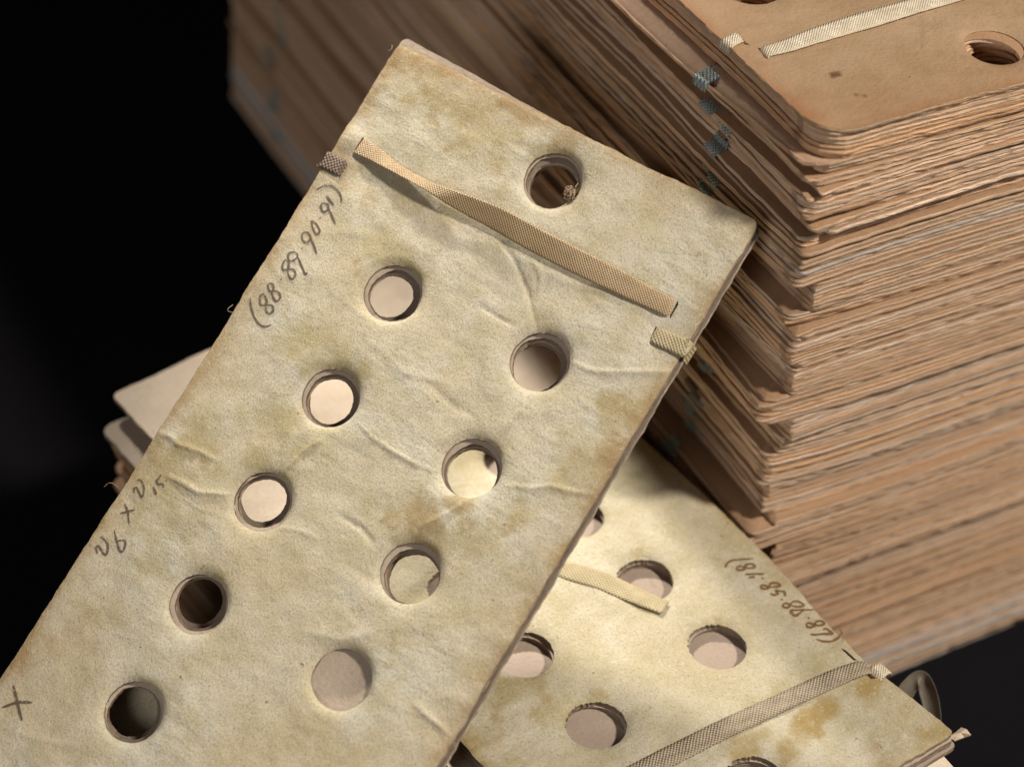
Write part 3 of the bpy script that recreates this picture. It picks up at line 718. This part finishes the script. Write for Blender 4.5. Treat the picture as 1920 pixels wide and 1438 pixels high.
# writing on it
cz = crel
ink = [[(540, 185), (400, 188), (280, 200), (215, 240), (200, 285)]], \
      [[(330, 290), (370, 270), (430, 290), (420, 315), (360, 315), (330, 290)], [(430, 285), (460, 255), (530, 250), (555, 290), (500, 300), (430, 285)]], \
      [[(440, 370), (560, 375), (670, 375)], [(480, 415), (520, 408), (560, 415)]], [[(650, 430)]], \
      [[(625, 520), (660, 510), (725, 535), (700, 555), (650, 550), (625, 520)], [(725, 535), (760, 485), (830, 485), (865, 515), (800, 530), (725, 535)]], \
      [[(745, 605), (790, 625), (840, 610), (820, 575), (880, 580), (920, 590), (930, 640)]], [[(890, 680)]], \
      [[(900, 745), (940, 730), (985, 750), (960, 785), (910, 775), (900, 745)], [(985, 750), (1040, 705), (1110, 715), (1155, 755), (1080, 775), (985, 750)]], \
      [[(1285, 805), (1180, 810), (1080, 815), (1010, 820), (1010, 850), (1055, 880), (1110, 850), (1150, 815)]], [[(1218, 910)]], \
      [[(1185, 985), (1220, 975), (1290, 1000), (1260, 1025), (1210, 1025), (1185, 985)], [(1290, 1000), (1320, 955), (1380, 955), (1405, 990), (1350, 1010), (1290, 1000)]], \
      [[(1390, 1060), (1440, 1050), (1505, 1105), (1400, 1110), (1270, 1120), (1255, 1105)]], [[(1600, 1040), (1620, 1090), (1580, 1155), (1500, 1200), (1400, 1200), (1310, 1175)]]
for ch in ink:
    mark('ink_character', [[CP.px(*p) for p in crop(1330, 1020, 6.538, s_)] for s_ in ch], cz, 0.0062, M_ink, CP.matrix(0), lower_card)

gp_ = [CP.px(*p) for p in [(1637, 1248), (1618, 1253), (1560, 1276), (1480, 1312), (1400, 1350), (1320, 1389), (1235, 1432), (1150, 1475), (1050, 1525)]]
strip('ribbon', gp_, [.030, .036, .042, .044, .045, .046, .047, .047, .047], [(-.012, -.012), (.006, .005), (.006, .005), (.005, .005), (.006, .005), (.006, .007), (.006, .007), (.006, .006), (.006, .006)], M_rib_grey, CP.matrix(0), lower_card, crown=0.002, zf=crel)
tb_ = [CP.px(*p) for p in [(1636, 1265), (1643, 1261), (1652, 1256), (1660, 1252)]]
strip('ribbon', tb_ + [(tb_[-1][0] + .004, tb_[-1][1] + .001)], [.034, .038, .036, .034, .03], [(-.012, -.012), (.004, .004), (.007, .007), (.006, .005), (-.02, -.02)], M_rib_pale, CP.matrix(0), lower_card, crown=0.002, zf=crel)
lp_ = [CP.px(*p) for p in [(900, 1005), (985, 1038), (1060, 1072), (1120, 1090), (1180, 1114), (1247, 1142)]]
o = strip('loose_ribbon', lp_, [.040, .041, .043, .044, .044, .038], [(.004, .006), (.004, .008), (.004, .012), (.004, .013), (.004, .008), (.006, .006)], M_rib_olive, CP.matrix(0), None, crown=0.001, across=8)
describe(o, 'loose olive scrap of ribbon lying on the yellowed card beside a hole', 'ribbon', 'ribbon scraps')

# the blank pink board under it and the cards below
AP = Plane((0.032, -0.72, 0.0), (0.988, 0.156, 0), (-0.156, 0.988, 0))
PT = 0.0118
zA = ZC - 0.052
def pile_z(seed):
    s1, s2, s3 = rng.uniform(0, 6.28, 3)
    return lambda X, Y: 0.0022 * np.sin(s1 + np.asarray(X) * 4) * np.sin(s2 + np.asarray(Y) * 3)
def pile_card(ztop_, dx, dy, rz, y0, y1, mats, fine=None, seed=0.0, label='', stain=None, flat=False):
    ol = rounded(-CWD, y0, 0, y1, (0.015, 0.02, 0.02, 0.02), 0.022, 0.003, seed)
    zf = (lambda X, Y: np.zeros(len(X))) if flat else pile_z(seed)
    o = sheet('punched_card', ol, [], PT * 0.93, zf, fine, (-CWD, y0, 0, y1), 0.11, mats, stain, AP.matrix(ztop_, dx, dy, rz))
    return describe(o, label, 'punched card', 'punched cards in the low pile')
farA = AP.px(210, 740)
# AP lies on the table, so measure the far left corner at the board's own height
AQ = Plane((0.032, -0.72, zA), (0.988, 0.156, 0), (-0.156, 0.988, 0))
fa = AQ.px(210, 740)
ax0, ay1 = fa
aol = rounded(ax0, -0.24, 0.0, ay1, (0.015, 0.02, 0.02, 0.015), 0.02, 0.003, 71.0)
aol = [(x + (0.145 * max(0.0, y) / ay1 if x > -0.1 else 0.0), y + (0.04 * (x - ax0) if y > ay1 - 0.05 else 0)) for x, y in aol]
acre = relief([], [([AQ.px(560, 790), AQ.px(620, 752), AQ.px(690, 722)], 0.006, 0.004)], 91.0, 0.004)
o = sheet('punched_card', aol, [], PT * 0.93, acre, 0.02, (ax0, 0.6, 0.1, ay1), 0.08, [M_pale, M_edge, M_pale],
          stains([(*AQ.px(655, 700), .01, .006, 0, 0, 0, .9), (*AQ.px(560, 800), .06, .012, .4, 0, .5, .15), (*AQ.px(770, 545), .03, .03, 0, .15, .2, .1)], 14.0), AP.matrix(zA))
describe(o, 'blank pale card whose far corner is the upper one sticking out at left', 'punched card', 'punched cards in the low pile')
nP = 56; hgt = zA - PT - 0.002; each = hgt / nP
ledge = hit_z(186, 800, zA - 5 * PT)                  # where the next cards' far left corner stands
for q in range(nP):
    zt_ = hgt - q * each
    pl = Plane((0.032, -0.72, zt_), AQ.ex, AQ.ey)
    v_ = ledge - pl.O; lx, ly = float(v_.dot(pl.ex)), float(v_.dot(pl.ey))
    if q < 3: ol_x, ol_y, rz_ = lx + 0.10 + 0.01 * q, ly - 0.02, 0.0
    else:
        dr = 0.003 * min(q - 3, 6) + 0.0003 * q
        ol_x, ol_y, rz_ = lx + dr + rng.normal(0, 0.012), ly - dr + rng.normal(0, 0.012), rng.normal(0, 0.004)
    dx_ = min(ol_x + CWD, 0.008)
    ci = int(rng.choice(len(palette), p=pw)); face = M_grey if q < 5 else M_sface
    wid = dx_ - ol_x
    lpq = rounded(ol_x, -0.30 - rng.uniform(0, 0.05), dx_, ol_y, (0.015, 0.02, 0.02, 0.03), 0.022, 0.004, 80.0 + q)
    o = sheet('punched_card', lpq, [], PT * 0.93, lambda X, Y: np.zeros(len(X)), None, (ol_x, -1, dx_, 3), 0.11, [face, M_edge if q < 5 else M_sedge, face], None, AP.matrix(zt_, 0, 0, rz_))
    describe(o, f"{tone_words[ci] if q >= 5 else 'pale pink'} board card in the low pile, {ordinal(q + 5)} card down from its top", 'punched card', 'punched cards in the low pile')
    o.color = (*(np.array(palette[ci][0]) * 0.8), 1)

# ribbon loop and torn paper tip poking out on the right of the low pile
def loop_strip(name, pts, wdirs, ws, mat, th=0.002):
    verts = []; uv = []; L = 0; m = len(pts)
    for i in range(m):
        p = np.array(pts[i], float); w = np.array(wdirs[i], float); w /= np.linalg.norm(w)
        if i: L += np.linalg.norm(p - np.array(pts[i - 1]))
        for b in range(5):
            f = b / 4 - .5; verts.append(p + w * f * ws[i]); uv.append((L, f * ws[i]))
    faces = [(a * 5 + b, a * 5 + b + 1, a * 5 + b + 6, a * 5 + b + 5) for a in range(m - 1) for b in range(4)]
    o = link_mesh(name, verts, faces, [mat], None, None, uv)
    s_ = o.modifiers.new('thickness', 'SOLIDIFY'); s_.thickness = th
    return o
def at(px_, py_, z): return hit_z(px_, py_, z)
k = N('translucent_silk'); k.b.inputs['Base Color'].default_value = (0.34, 0.30, 0.235, 1); k.b.inputs['Roughness'].default_value = 0.4
k.b.inputs['Transmission Weight'].default_value = 0.45; k.l(k.bump(k.noise(k.uv((40, 400, 1)), 1, 3), 0.5, 0.003), k.b.inputs['Normal']); M_silk = k.m
pairs = [((1672, 1285), (1700, 1325), .64), ((1690, 1268), (1712, 1304), .655), ((1704, 1253), (1719, 1292), .665), ((1722, 1244), (1722, 1283), .675), ((1741, 1249), (1722, 1278), .675),
         ((1753, 1266), (1722, 1282), .665), ((1762, 1286), (1722, 1294), .655), ((1769, 1310), (1728, 1316), .645), ((1774, 1338), (1735, 1342), .635), ((1775, 1380), (1742, 1385), .62)]
verts = []; uv = []
for i, (a_, b_, z_) in enumerate(pairs):
    a_ = (1722 + (a_[0] - 1722) * .82, 1302 + (a_[1] - 1302) * .82); b_ = (1722 + (b_[0] - 1722) * .82, 1302 + (b_[1] - 1302) * .82)
    p_, q_ = at(a_[0], a_[1], z_ + 0.012), at(b_[0], b_[1], z_ - 0.012)
    for j in range(4): f_ = j / 3; verts.append(p_ * (1 - f_) + q_ * f_ + AZ * 0.008 * math.sin(math.pi * f_)); uv.append((i * .02, f_ * .05))
faces = [(i * 4 + j, i * 4 + j + 1, i * 4 + j + 5, i * 4 + j + 4) for i in range(len(pairs) - 1) for j in range(3)]
o = link_mesh('ribbon_loop', verts, faces, [M_silk], None, None, uv)
m_ = o.modifiers.new('thickness', 'SOLIDIFY'); m_.thickness = 0.0012
m_ = o.modifiers.new('smooth', 'SUBSURF'); m_.levels = 2; m_.render_levels = 2
describe(o, 'pale silk ribbon loop standing up behind the right edge of the yellowed card', 'ribbon', 'ribbon scraps')
zt_ = 0.70
tri = [at(1778, 1380, zt_), at(1792, 1372, zt_), at(1802, 1363, zt_ + .004), at(1812, 1366, zt_ + .012), at(1821, 1377, zt_ + .010), at(1808, 1381, zt_), at(1790, 1388, zt_ - .004)]
c_ = np.mean(tri, axis=0)
vs = [c_ + (0, 0, 0.004)] + tri; vb = [v_ - (0, 0, 0.003) for v_ in vs]; n = len(tri); fs = []
for i in range(n):
    a = 1 + i; b = 1 + (i + 1) % n; fs += [(0, b, a), (n + 1, n + 1 + a, n + 1 + b), (a, b, n + 1 + b, n + 1 + a)]
o = link_mesh('torn_paper', vs + vb, fs, [M_pink], None, [False] * len(fs), [(v_[0], v_[1]) for v_ in vs + vb])
describe(o, 'torn tip of pinkish paper poking out past the near right corner of the yellowed card', 'paper scrap')

# ------------------------------------------------------------------ large card in front, leaning over the pile against the tall stack
MP = Plane((-0.48875786, 0.83785649, 1.63240625), (0.49219901, -0.86622335, -0.08026362), (0.74183813, 0.36958079, 0.55954108))
MW, ML = 0.873, 2.66
TM = 0.0105
mh_px = [(1035, 336), (735, 548), (617, 743), (490, 938), (368, 1130), (247, 1333), (1010, 675), (882, 875), (767, 1072), (638, 1272)]
mh = [MP.px(*p) for p in mh_px]
st1 = (np.array(mh[5]) - np.array(mh[1])) / 4
for i in (5, 6, 7): mh.append(tuple(np.array(mh[1]) + st1 * i)); mh.append(tuple(np.array(mh[6]) + st1 * i))
RM = 0.0618
def C1(pts): return [MP.px(*p) for p in pts]
mcre = [(C1([(297, 811), (319, 819), (338, 835), (375, 847), (412, 866)]), .007, .0055), (C1([(310, 889), (350, 910), (375, 924), (416, 927), (432, 928)]), .008, .0055),
        (C1([(668, 790), (700, 822), (740, 848), (775, 868), (822, 885)]), .005, .004), (C1([(612, 818), (570, 844), (532, 882)]), .004, .004),
        (C1([(940, 455), (965, 490), (990, 550), (1006, 620)]), -.006, .006), (C1([(895, 570), (930, 592), (965, 612)]), -.005, .005),
        (C1([(1070, 676), (1103, 693), (1125, 697), (1244, 698), (1262, 694)]), .006, .0045), (C1([(980, 740), (976, 765), (959, 787), (934, 818)]), .004, .004),
        (C1([(944, 910), (1000, 916), (1032, 911), (1063, 920), (1112, 927)]), .006, .0045), (C1([(783, 990), (820, 975), (862, 950), (875, 935)]), .006, .005),
        (C1([(630, 962), (675, 988), (703, 1022)]), -.006, .008), (C1([(500, 985), (560, 995), (600, 1010)]), .003, .006),
        (C1([(775, 1318), (805, 1345), (842, 1375)]), .006, .007), (C1([(640, 560), (690, 600)]), .002, .006), (C1([(1010, 560), (1015, 520), (990, 470)]), .003, .006),
        (C1([(690, 640), (760, 700), (840, 720)]), .003, .012), (C1([(1050, 300), (1062, 285)]), .004, .003), (C1([(640, 1050), (700, 1090), (720, 1120)]), -.003, .012),
        (C1([(780, 700), (850, 760), (900, 790)]), -.003, .012), (C1([(560, 1180), (640, 1200), (720, 1180)]), .003, .014), (C1([(20, 1370), (90, 1390), (150, 1400)]), .003, .01)]
mrel0 = relief([(c, RM) for c in mh], [(p, h * .9, w) for p, h, w in mcre], 3.0, 0.005, 0.012, 0.007, box=(0, -ML, MW, 0))
def mrel(X, Y):
    X = np.asarray(X, float); Y = np.asarray(Y, float); z = mrel0(X, Y)
    # puckers beside the lacing slits
    for p, s_, h in (((655, 262), .03, .010), ((1250, 620), .05, -.008), ((690, 330), .05, -.004)):
        c = MP.px(*p); z = z + h * np.exp(-((X - c[0]) ** 2 + (Y - c[1]) ** 2) / s_ ** 2)
    return z
mbase = relief([(c, RM) for c in mh], [], 3.0, 0.005, 0.012, 0.007)
def main_outline(seed, top=0.0, dx=0.0, dy=0.0):
    o = rounded(0, -ML, MW, 0, (0.03, 0.03, 0.013, 0.013), 0.0085, 0.0026, seed)
    out = []
    for x, y in o:
        if y > -0.05: y += top * max(0.0, 1 - x / 0.5)
        # the left side runs very slightly in at the top
        if x < 0.05: x += -0.004 * math.sin((y + 0.3) * 3.0)
        out.append((x + dx, y + dy))
    return out
P_ = MP.px
mst = stains([(*P_(300, 930), .16, .10, -.6, .15, .7, 0), (*P_(840, 1010), .12, .07, .2, .3, .5, 0), (*P_(1120, 860), .07, .16, -.3, .2, .6, 0), (*P_(860, 200), .20, .06, -.4, .25, .5, 0), (*P_(985, 212), .06, .03, -.5, .75, .5, 0), (*P_(1030, 255), .05, .03, 0, .35, .4, 0), (*P_(660, 310), .03, .05, 0, .45, .2, 0), (*P_(690, 385), .03, .04, 0, .55, .2, 0), (*P_(760, 360), .10, .05, -.4, .1, .55, 0),
              (*P_(800, 965), .06, .045, .2, .75, .5, 0), (*P_(870, 960), .05, .03, .2, .55, .4, 0), (*P_(770, 1020), .05, .03, 0, .6, .4, 0), (*P_(1180, 780), .06, .06, 0, .25, .8, 0), (*P_(1170, 830), .03, .08, -.5, .6, .3, 0),
              (*P_(735, 470), .06, .03, 0, .1, .9, 0), (*P_(618, 665), .07, .04, 0, .1, .85, 0), (*P_(530, 800), .08, .05, 0, .15, .75, 0), (*P_(345, 850), .06, .08, 0, .25, .7, 0), (*P_(490, 860), .05, .03, 0, .1, .7, 0),
              (*P_(590, 620), .06, .06, 0, .1, .6, 0), (*P_(900, 230), .12, .05, 0, .15, .5, 0), (*P_(760, 170), .10, .07, 0, .25, .35, 0), (*P_(1000, 1180), .05, .08, 0, .3, .5, 0), (*P_(750, 1180), .06, .05, 0, .25, .5, 0),
              (*P_(140, 1300), .05, .06, 0, .0, .6, 0), (*P_(120, 1200), .04, .10, -.6, .45, .1, 0), (*P_(420, 640), .03, .25, 0, .25, .1, 0), (*P_(600, 1400), .1, .06, 0, .3, .4, 0), (*P_(240, 1160), .09, .05, 0, .2, .2, 0),
              (*P_(668, 495), .010, .012, 0, .2, 0, .75), (*P_(672, 512), .008, .014, 0, .3, 0, .3), (*P_(810, 1156), .005, .005, 0, 0, 0, 1), (*P_(1309, 478), .007, .006, 0, .4, 0, .7), (*P_(890, 295), .008, .006, 0, .2, 0, .3),
              (*P_(840, 278), .012, .010, .3, .65, .2, 0), (*P_(570, 1140), .007, .007, 0, .2, 0, .5), (*P_(1030, 785), .02, .02, 0, .2, .2, 0), (*P_(700, 940), .3, .2, 0, 0, .22, 0), (*P_(1150, 300), .2, .1, 0, 0, .0, 0)]
             + [(c[0], c[1] + .062, .05, .02, 0, .15, .55, 0) for c in mh], 33.0, (0, -ML, MW, 0), 0.85)
mslits = [px_rect_slit(MP, (684, 259), (665, 289), .006), px_rect_slit(MP, (1273, 565), (1254, 595), .005), px_rect_slit(MP, (652, 306), (634, 334), .006), px_rect_slit(MP, (1232, 610), (1218, 642), .006)]
vis0 = min(P_(0, 1500)[1], P_(860, 1500)[1])
main_card = sheet('punched_card', main_outline(1.0), [circle(c, RM, 120, 0.016, 60 + i, 0.02) for i, c in enumerate(mh)], TM, mrel, 0.0046,
                  (0, vis0, MW, 0), 0.06, [M_cream, M_edge, M_pink], mst, MP.matrix(0), None, mslits)
describe(main_card, 'large cream punched card in front, pencilled 88 to 91 beside its left edge', 'punched card', 'punched cards bundled in front')
# the cards bundled behind it
offs = [(0.000, 0.000, 0.021), (0.006, -0.008, 0.0), (-0.004, -0.006, 0.0)]
inner = [(1033, 350), (733, 552), (617, 749), (490, 933), (368, 1124), (244, 1334), (1003, 684), (883, 886), (770, 1086), (638, 1272)]
inner_r = [0.050, 0.0465, 0.0485, 0.0475, 0.0475, 0.0510, 0.0500, 0.0530, 0.0530, 0.05]
blabel = ['second card of the front bundle, its pink edge showing above the cream card', 'third card of the front bundle, sandwiched behind the large cream card', 'rearmost card of the front bundle, furthest behind the large cream card']
for q in range(3):
    dx, dy, tp = offs[q]; dz = -(q + 1) * (TM + 0.0012) - (0.016 if q == 2 else 0)
    hs = []
    for i, c in enumerate(mh):
        if i == 9 and q == 0: continue                # one hole is closed by the card behind
        if i > 9: continue
        j = rng.normal(0, 0.002, 2); rr = (0.0585, 0.0545, 0.0485)[q] + rng.normal(0, .0008)
        pq = Plane(MP.O + MP.ez * dz, MP.ex, MP.ey).px(*inner[i]); w_ = (0.3, 0.65, 1.0)[q]
        rr = RM - 0.003 - (RM - 0.003 - inner_r[i]) * w_; j = (j[0] + (pq[0] - c[0]) * w_, j[1] + (pq[1] - c[1]) * w_)
        hs.append(circle((c[0] + j[0], c[1] + j[1]), rr, 72, 0.035, 100 + q * 20 + i))
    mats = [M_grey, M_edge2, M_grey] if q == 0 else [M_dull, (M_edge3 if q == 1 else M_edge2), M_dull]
    o = sheet('punched_card', main_outline(20.0 + q * 3, tp, dx - 0.001, dy), hs, TM, mbase, None, (9, 9, 9, 9), 0.045, mats, None, MP.matrix(dz))
    describe(o, blabel[q], 'punched card', 'punched cards bundled in front')
    if q == 0: second_card = o

# a shorter card that has slipped down behind the bundle, glimpsed through the lowest left hole
y_s = MP.px(320, 1228)[1]
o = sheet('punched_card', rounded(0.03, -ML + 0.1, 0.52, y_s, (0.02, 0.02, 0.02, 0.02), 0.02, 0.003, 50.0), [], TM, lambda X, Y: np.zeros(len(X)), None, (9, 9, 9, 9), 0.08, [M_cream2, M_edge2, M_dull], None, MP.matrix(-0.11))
describe(o, 'dim olive card glimpsed through the lowest left hole of the large cream card', 'punched card', 'punched cards bundled in front')

# pencil writing
pen = [[(145, 1095), (150, 1180), (180, 1270), (230, 1340), (280, 1355), (330, 1340)]], \
      [[(255, 1060), (230, 1110), (240, 1165), (280, 1160), (290, 1110), (255, 1060)], [(280, 1165), (340, 1170), (350, 1210), (320, 1245), (290, 1225), (280, 1165)]], \
      [[(325, 965), (305, 995), (320, 1040), (350, 1035), (352, 990), (325, 965)], [(335, 1040), (395, 1050), (415, 1095), (385, 1130), (355, 1105), (335, 1040)]], [[(425, 935)]], \
      [[(460, 755), (435, 800), (440, 850), (480, 845), (490, 790), (460, 755)], [(480, 845), (535, 850), (550, 895), (525, 935), (495, 910), (480, 845)]], \
      [[(560, 695), (520, 690), (485, 710), (490, 760), (530, 770), (570, 730), (560, 695)], [(570, 730), (600, 800), (640, 890), (655, 870)]], [[(610, 655)]], \
      [[(625, 510), (605, 545), (620, 590), (660, 600), (685, 560), (660, 515), (625, 510)], [(685, 560), (715, 630), (740, 705)]], \
      [[(690, 400), (700, 460), (735, 530), (765, 500), (740, 440), (690, 400)]], [[(768, 380)]], \
      [[(790, 245), (775, 285), (800, 325), (835, 310), (840, 265), (790, 245)], [(838, 280), (870, 350), (905, 435)]], \
      [[(825, 180), (860, 230), (895, 265)]], [[(735, 130), (800, 98), (870, 95), (930, 140), (960, 200), (955, 250)]]
pen2 = [[(770, 280), (830, 300), (865, 400), (835, 515), (770, 400), (730, 400), (730, 460)]], [[(985, 380), (1010, 430), (1030, 490)]], \
       [[(1095, 215), (1050, 280), (1030, 300), (1060, 345), (1110, 340), (1125, 385)]], [[(1165, 290)]], [[(600, 600), (640, 710), (662, 875)], [(540, 735), (640, 710), (740, 685)]], \
       [[(285, 1050), (350, 1110), (380, 1180), (355, 1285), (320, 1280), (260, 1180), (225, 1190), (225, 1220), (240, 1280)]], [[(465, 960), (490, 1080), (530, 1220), (570, 1250), (605, 1190), (610, 1110), (560, 1100), (500, 1110)]]
for ch in pen: mark('pencil_character', [[P_(*p) for p in crop(440, 330, 4.79, s_)] for s_ in ch], mrel, 0.0048, M_pencil, MP.matrix(0), main_card)
for ch in pen2: mark('pencil_character', [[P_(*p) for p in crop(150, 860, 7.19, s_)] for s_ in ch], mrel, 0.0048, M_pencil, MP.matrix(0), main_card)
mark('pencil_character', [[P_(*p) for p in crop(0, 900, 2.667, s_)] for s_ in [[(65, 1025), (85, 1110), (110, 1200)], [(10, 1135), (85, 1110), (160, 1110)]]], mrel, 0.006, M_pencil, MP.matrix(0), main_card)

# lacing ribbon across it, twisted once near its left end
rp = [P_(*p) for p in [(669, 272), (679, 278), (706, 293), (745, 320), (800, 352), (860, 383), (930, 415), (1000, 452), (1080, 492), (1160, 531), (1215, 558), (1254, 576), (1262, 580)]]
strip('ribbon', rp, [.037, .038, .034, .024, .022, .032, .042, .047, .048, .046, .041, .037, .035],
      [(-.010, -.010), (.006, .004), (.012, .004), (.022, .008), (.026, .016), (.018, .032), (.012, .036), (.010, .028), (.008, .020), (.006, .013), (.004, .008), (.003, .005), (-.008, -.008)], M_rib_tan, MP.matrix(0), main_card, crown=0.0012, across=10, zf=mrel)
# tabs wrapped round both sides
ra = [P_(*p) for p in [(652, 322), (641, 317), (632, 313), (620, 306), (608, 300)]]
strip('ribbon', ra + [(-0.008, ra[-1][1]), (-0.010, ra[-1][1] + 0.002)], [.034, .037, .036, .038, .038, .038, .036], [(-.008, -.008), (.004, .004), (.006, .004), (.005, .004), (.006, .004), (-.006, -.006), (-.03, -.03)], M_rib_brown, MP.matrix(0), main_card, crown=0.001, zf=mrel)
rb = [P_(*p) for p in [(1219, 623), (1228, 628), (1240, 633), (1260, 642), (1285, 654)]]
strip('ribbon', rb + [(MW + .004, rb[-1][1] + .001), (MW + 0.009, rb[-1][1] + .001)], [.034, .036, .037, .038, .038, .040, .040], [(-.008, -.008), (.004, .004), (.006, .005), (.006, .005), (.008, .008), (.002, .002), (-.045, -.045)], M_rib_olive, MP.matrix(0), main_card, crown=0.001, zf=mrel)

# tuft of lint caught in the end hole
random.seed(3)
c = P_(1068, 357); verts = []; faces = []
for s_ in range(34):
    p = Vector((c[0] + random.gauss(0, .006), c[1] + random.gauss(0, .010), -0.018 + random.gauss(0, .006))); d = Vector((random.gauss(0, 1), random.gauss(0, 1), random.gauss(0, 1))).normalized(); pts = [p.copy()]
    for i in range(12):
        d = (d + Vector((random.gauss(0, .6), random.gauss(0, .6), random.gauss(0, .6)))).normalized(); p = p + d * 0.0045
        o_ = p - Vector((c[0], c[1], -0.018)); 
        if o_.length > .017: d = (-o_).normalized(); p = Vector((c[0], c[1], -0.018)) + o_.normalized() * .017
        pts.append(p.copy())
    base = len(verts)
    for i, q in enumerate(pts):
        t = (pts[min(i + 1, 12)] - pts[max(i - 1, 0)]).normalized(); a = t.orthogonal().normalized(); b = t.cross(a)
        for s2 in range(3): an = 2.094 * s2; verts.append(q + (a * math.cos(an) + b * math.sin(an)) * .0011)
    for i in range(12):
        for s2 in range(3):
            s3 = (s2 + 1) % 3; faces.append((base + i * 3 + s2, base + i * 3 + s3, base + i * 3 + 3 + s3, base + i * 3 + 3 + s2))
o = link_mesh('lint_tuft', verts, faces, [M_fibre], matrix=MP.matrix(0)); o['kind'] = 'stuff'; o['label'] = 'tangled brown lint caught in the end hole of the cream card'

# stray paper fibres standing off the edges
def hair(a, b, bend, pl, z, par, r=0.0006):
    a = np.array(pl.px(*a)); b = np.array(pl.px(*b)); n_ = np.array([-(b - a)[1], (b - a)[0]]); pts = []
    for i in range(15):
        t = i / 14; q = a + (b - a) * t + n_ * bend * math.sin(math.pi * t) + 0.001 * np.array([nz(t * 5, a[0] * 9), nz(t * 5, a[1] * 9, 4)]); pts.append((q[0], q[1], z + 0.006 * math.sin(t * 3)))
    tube('stray_fibre', pts, r, M_fibre, par, pl.matrix(0), 4)
for a, b, bd in (((437, 572), (442, 588), -.6), ((196, 913), (222, 914), .25), ((735, 86), (728, 98), .4), ((1282, 630), (1291, 640), .5), ((300, 815), (290, 806), .4), ((846, 1392), (852, 1402), .5)):
    hair(a, b, bd, MP, 0.002, main_card)
for a, b, bd in (((1655, 1236), (1695, 1232), -.2), ((1215, 1050), (1208, 1040), .3), ((1122, 1300), (1116, 1290), .3), ((1355, 1160), (1350, 1152), .3), ((1645, 1395), (1656, 1405), .4)):
    hair(a, b, bd, CP, 0.004, lower_card, 0.0005)
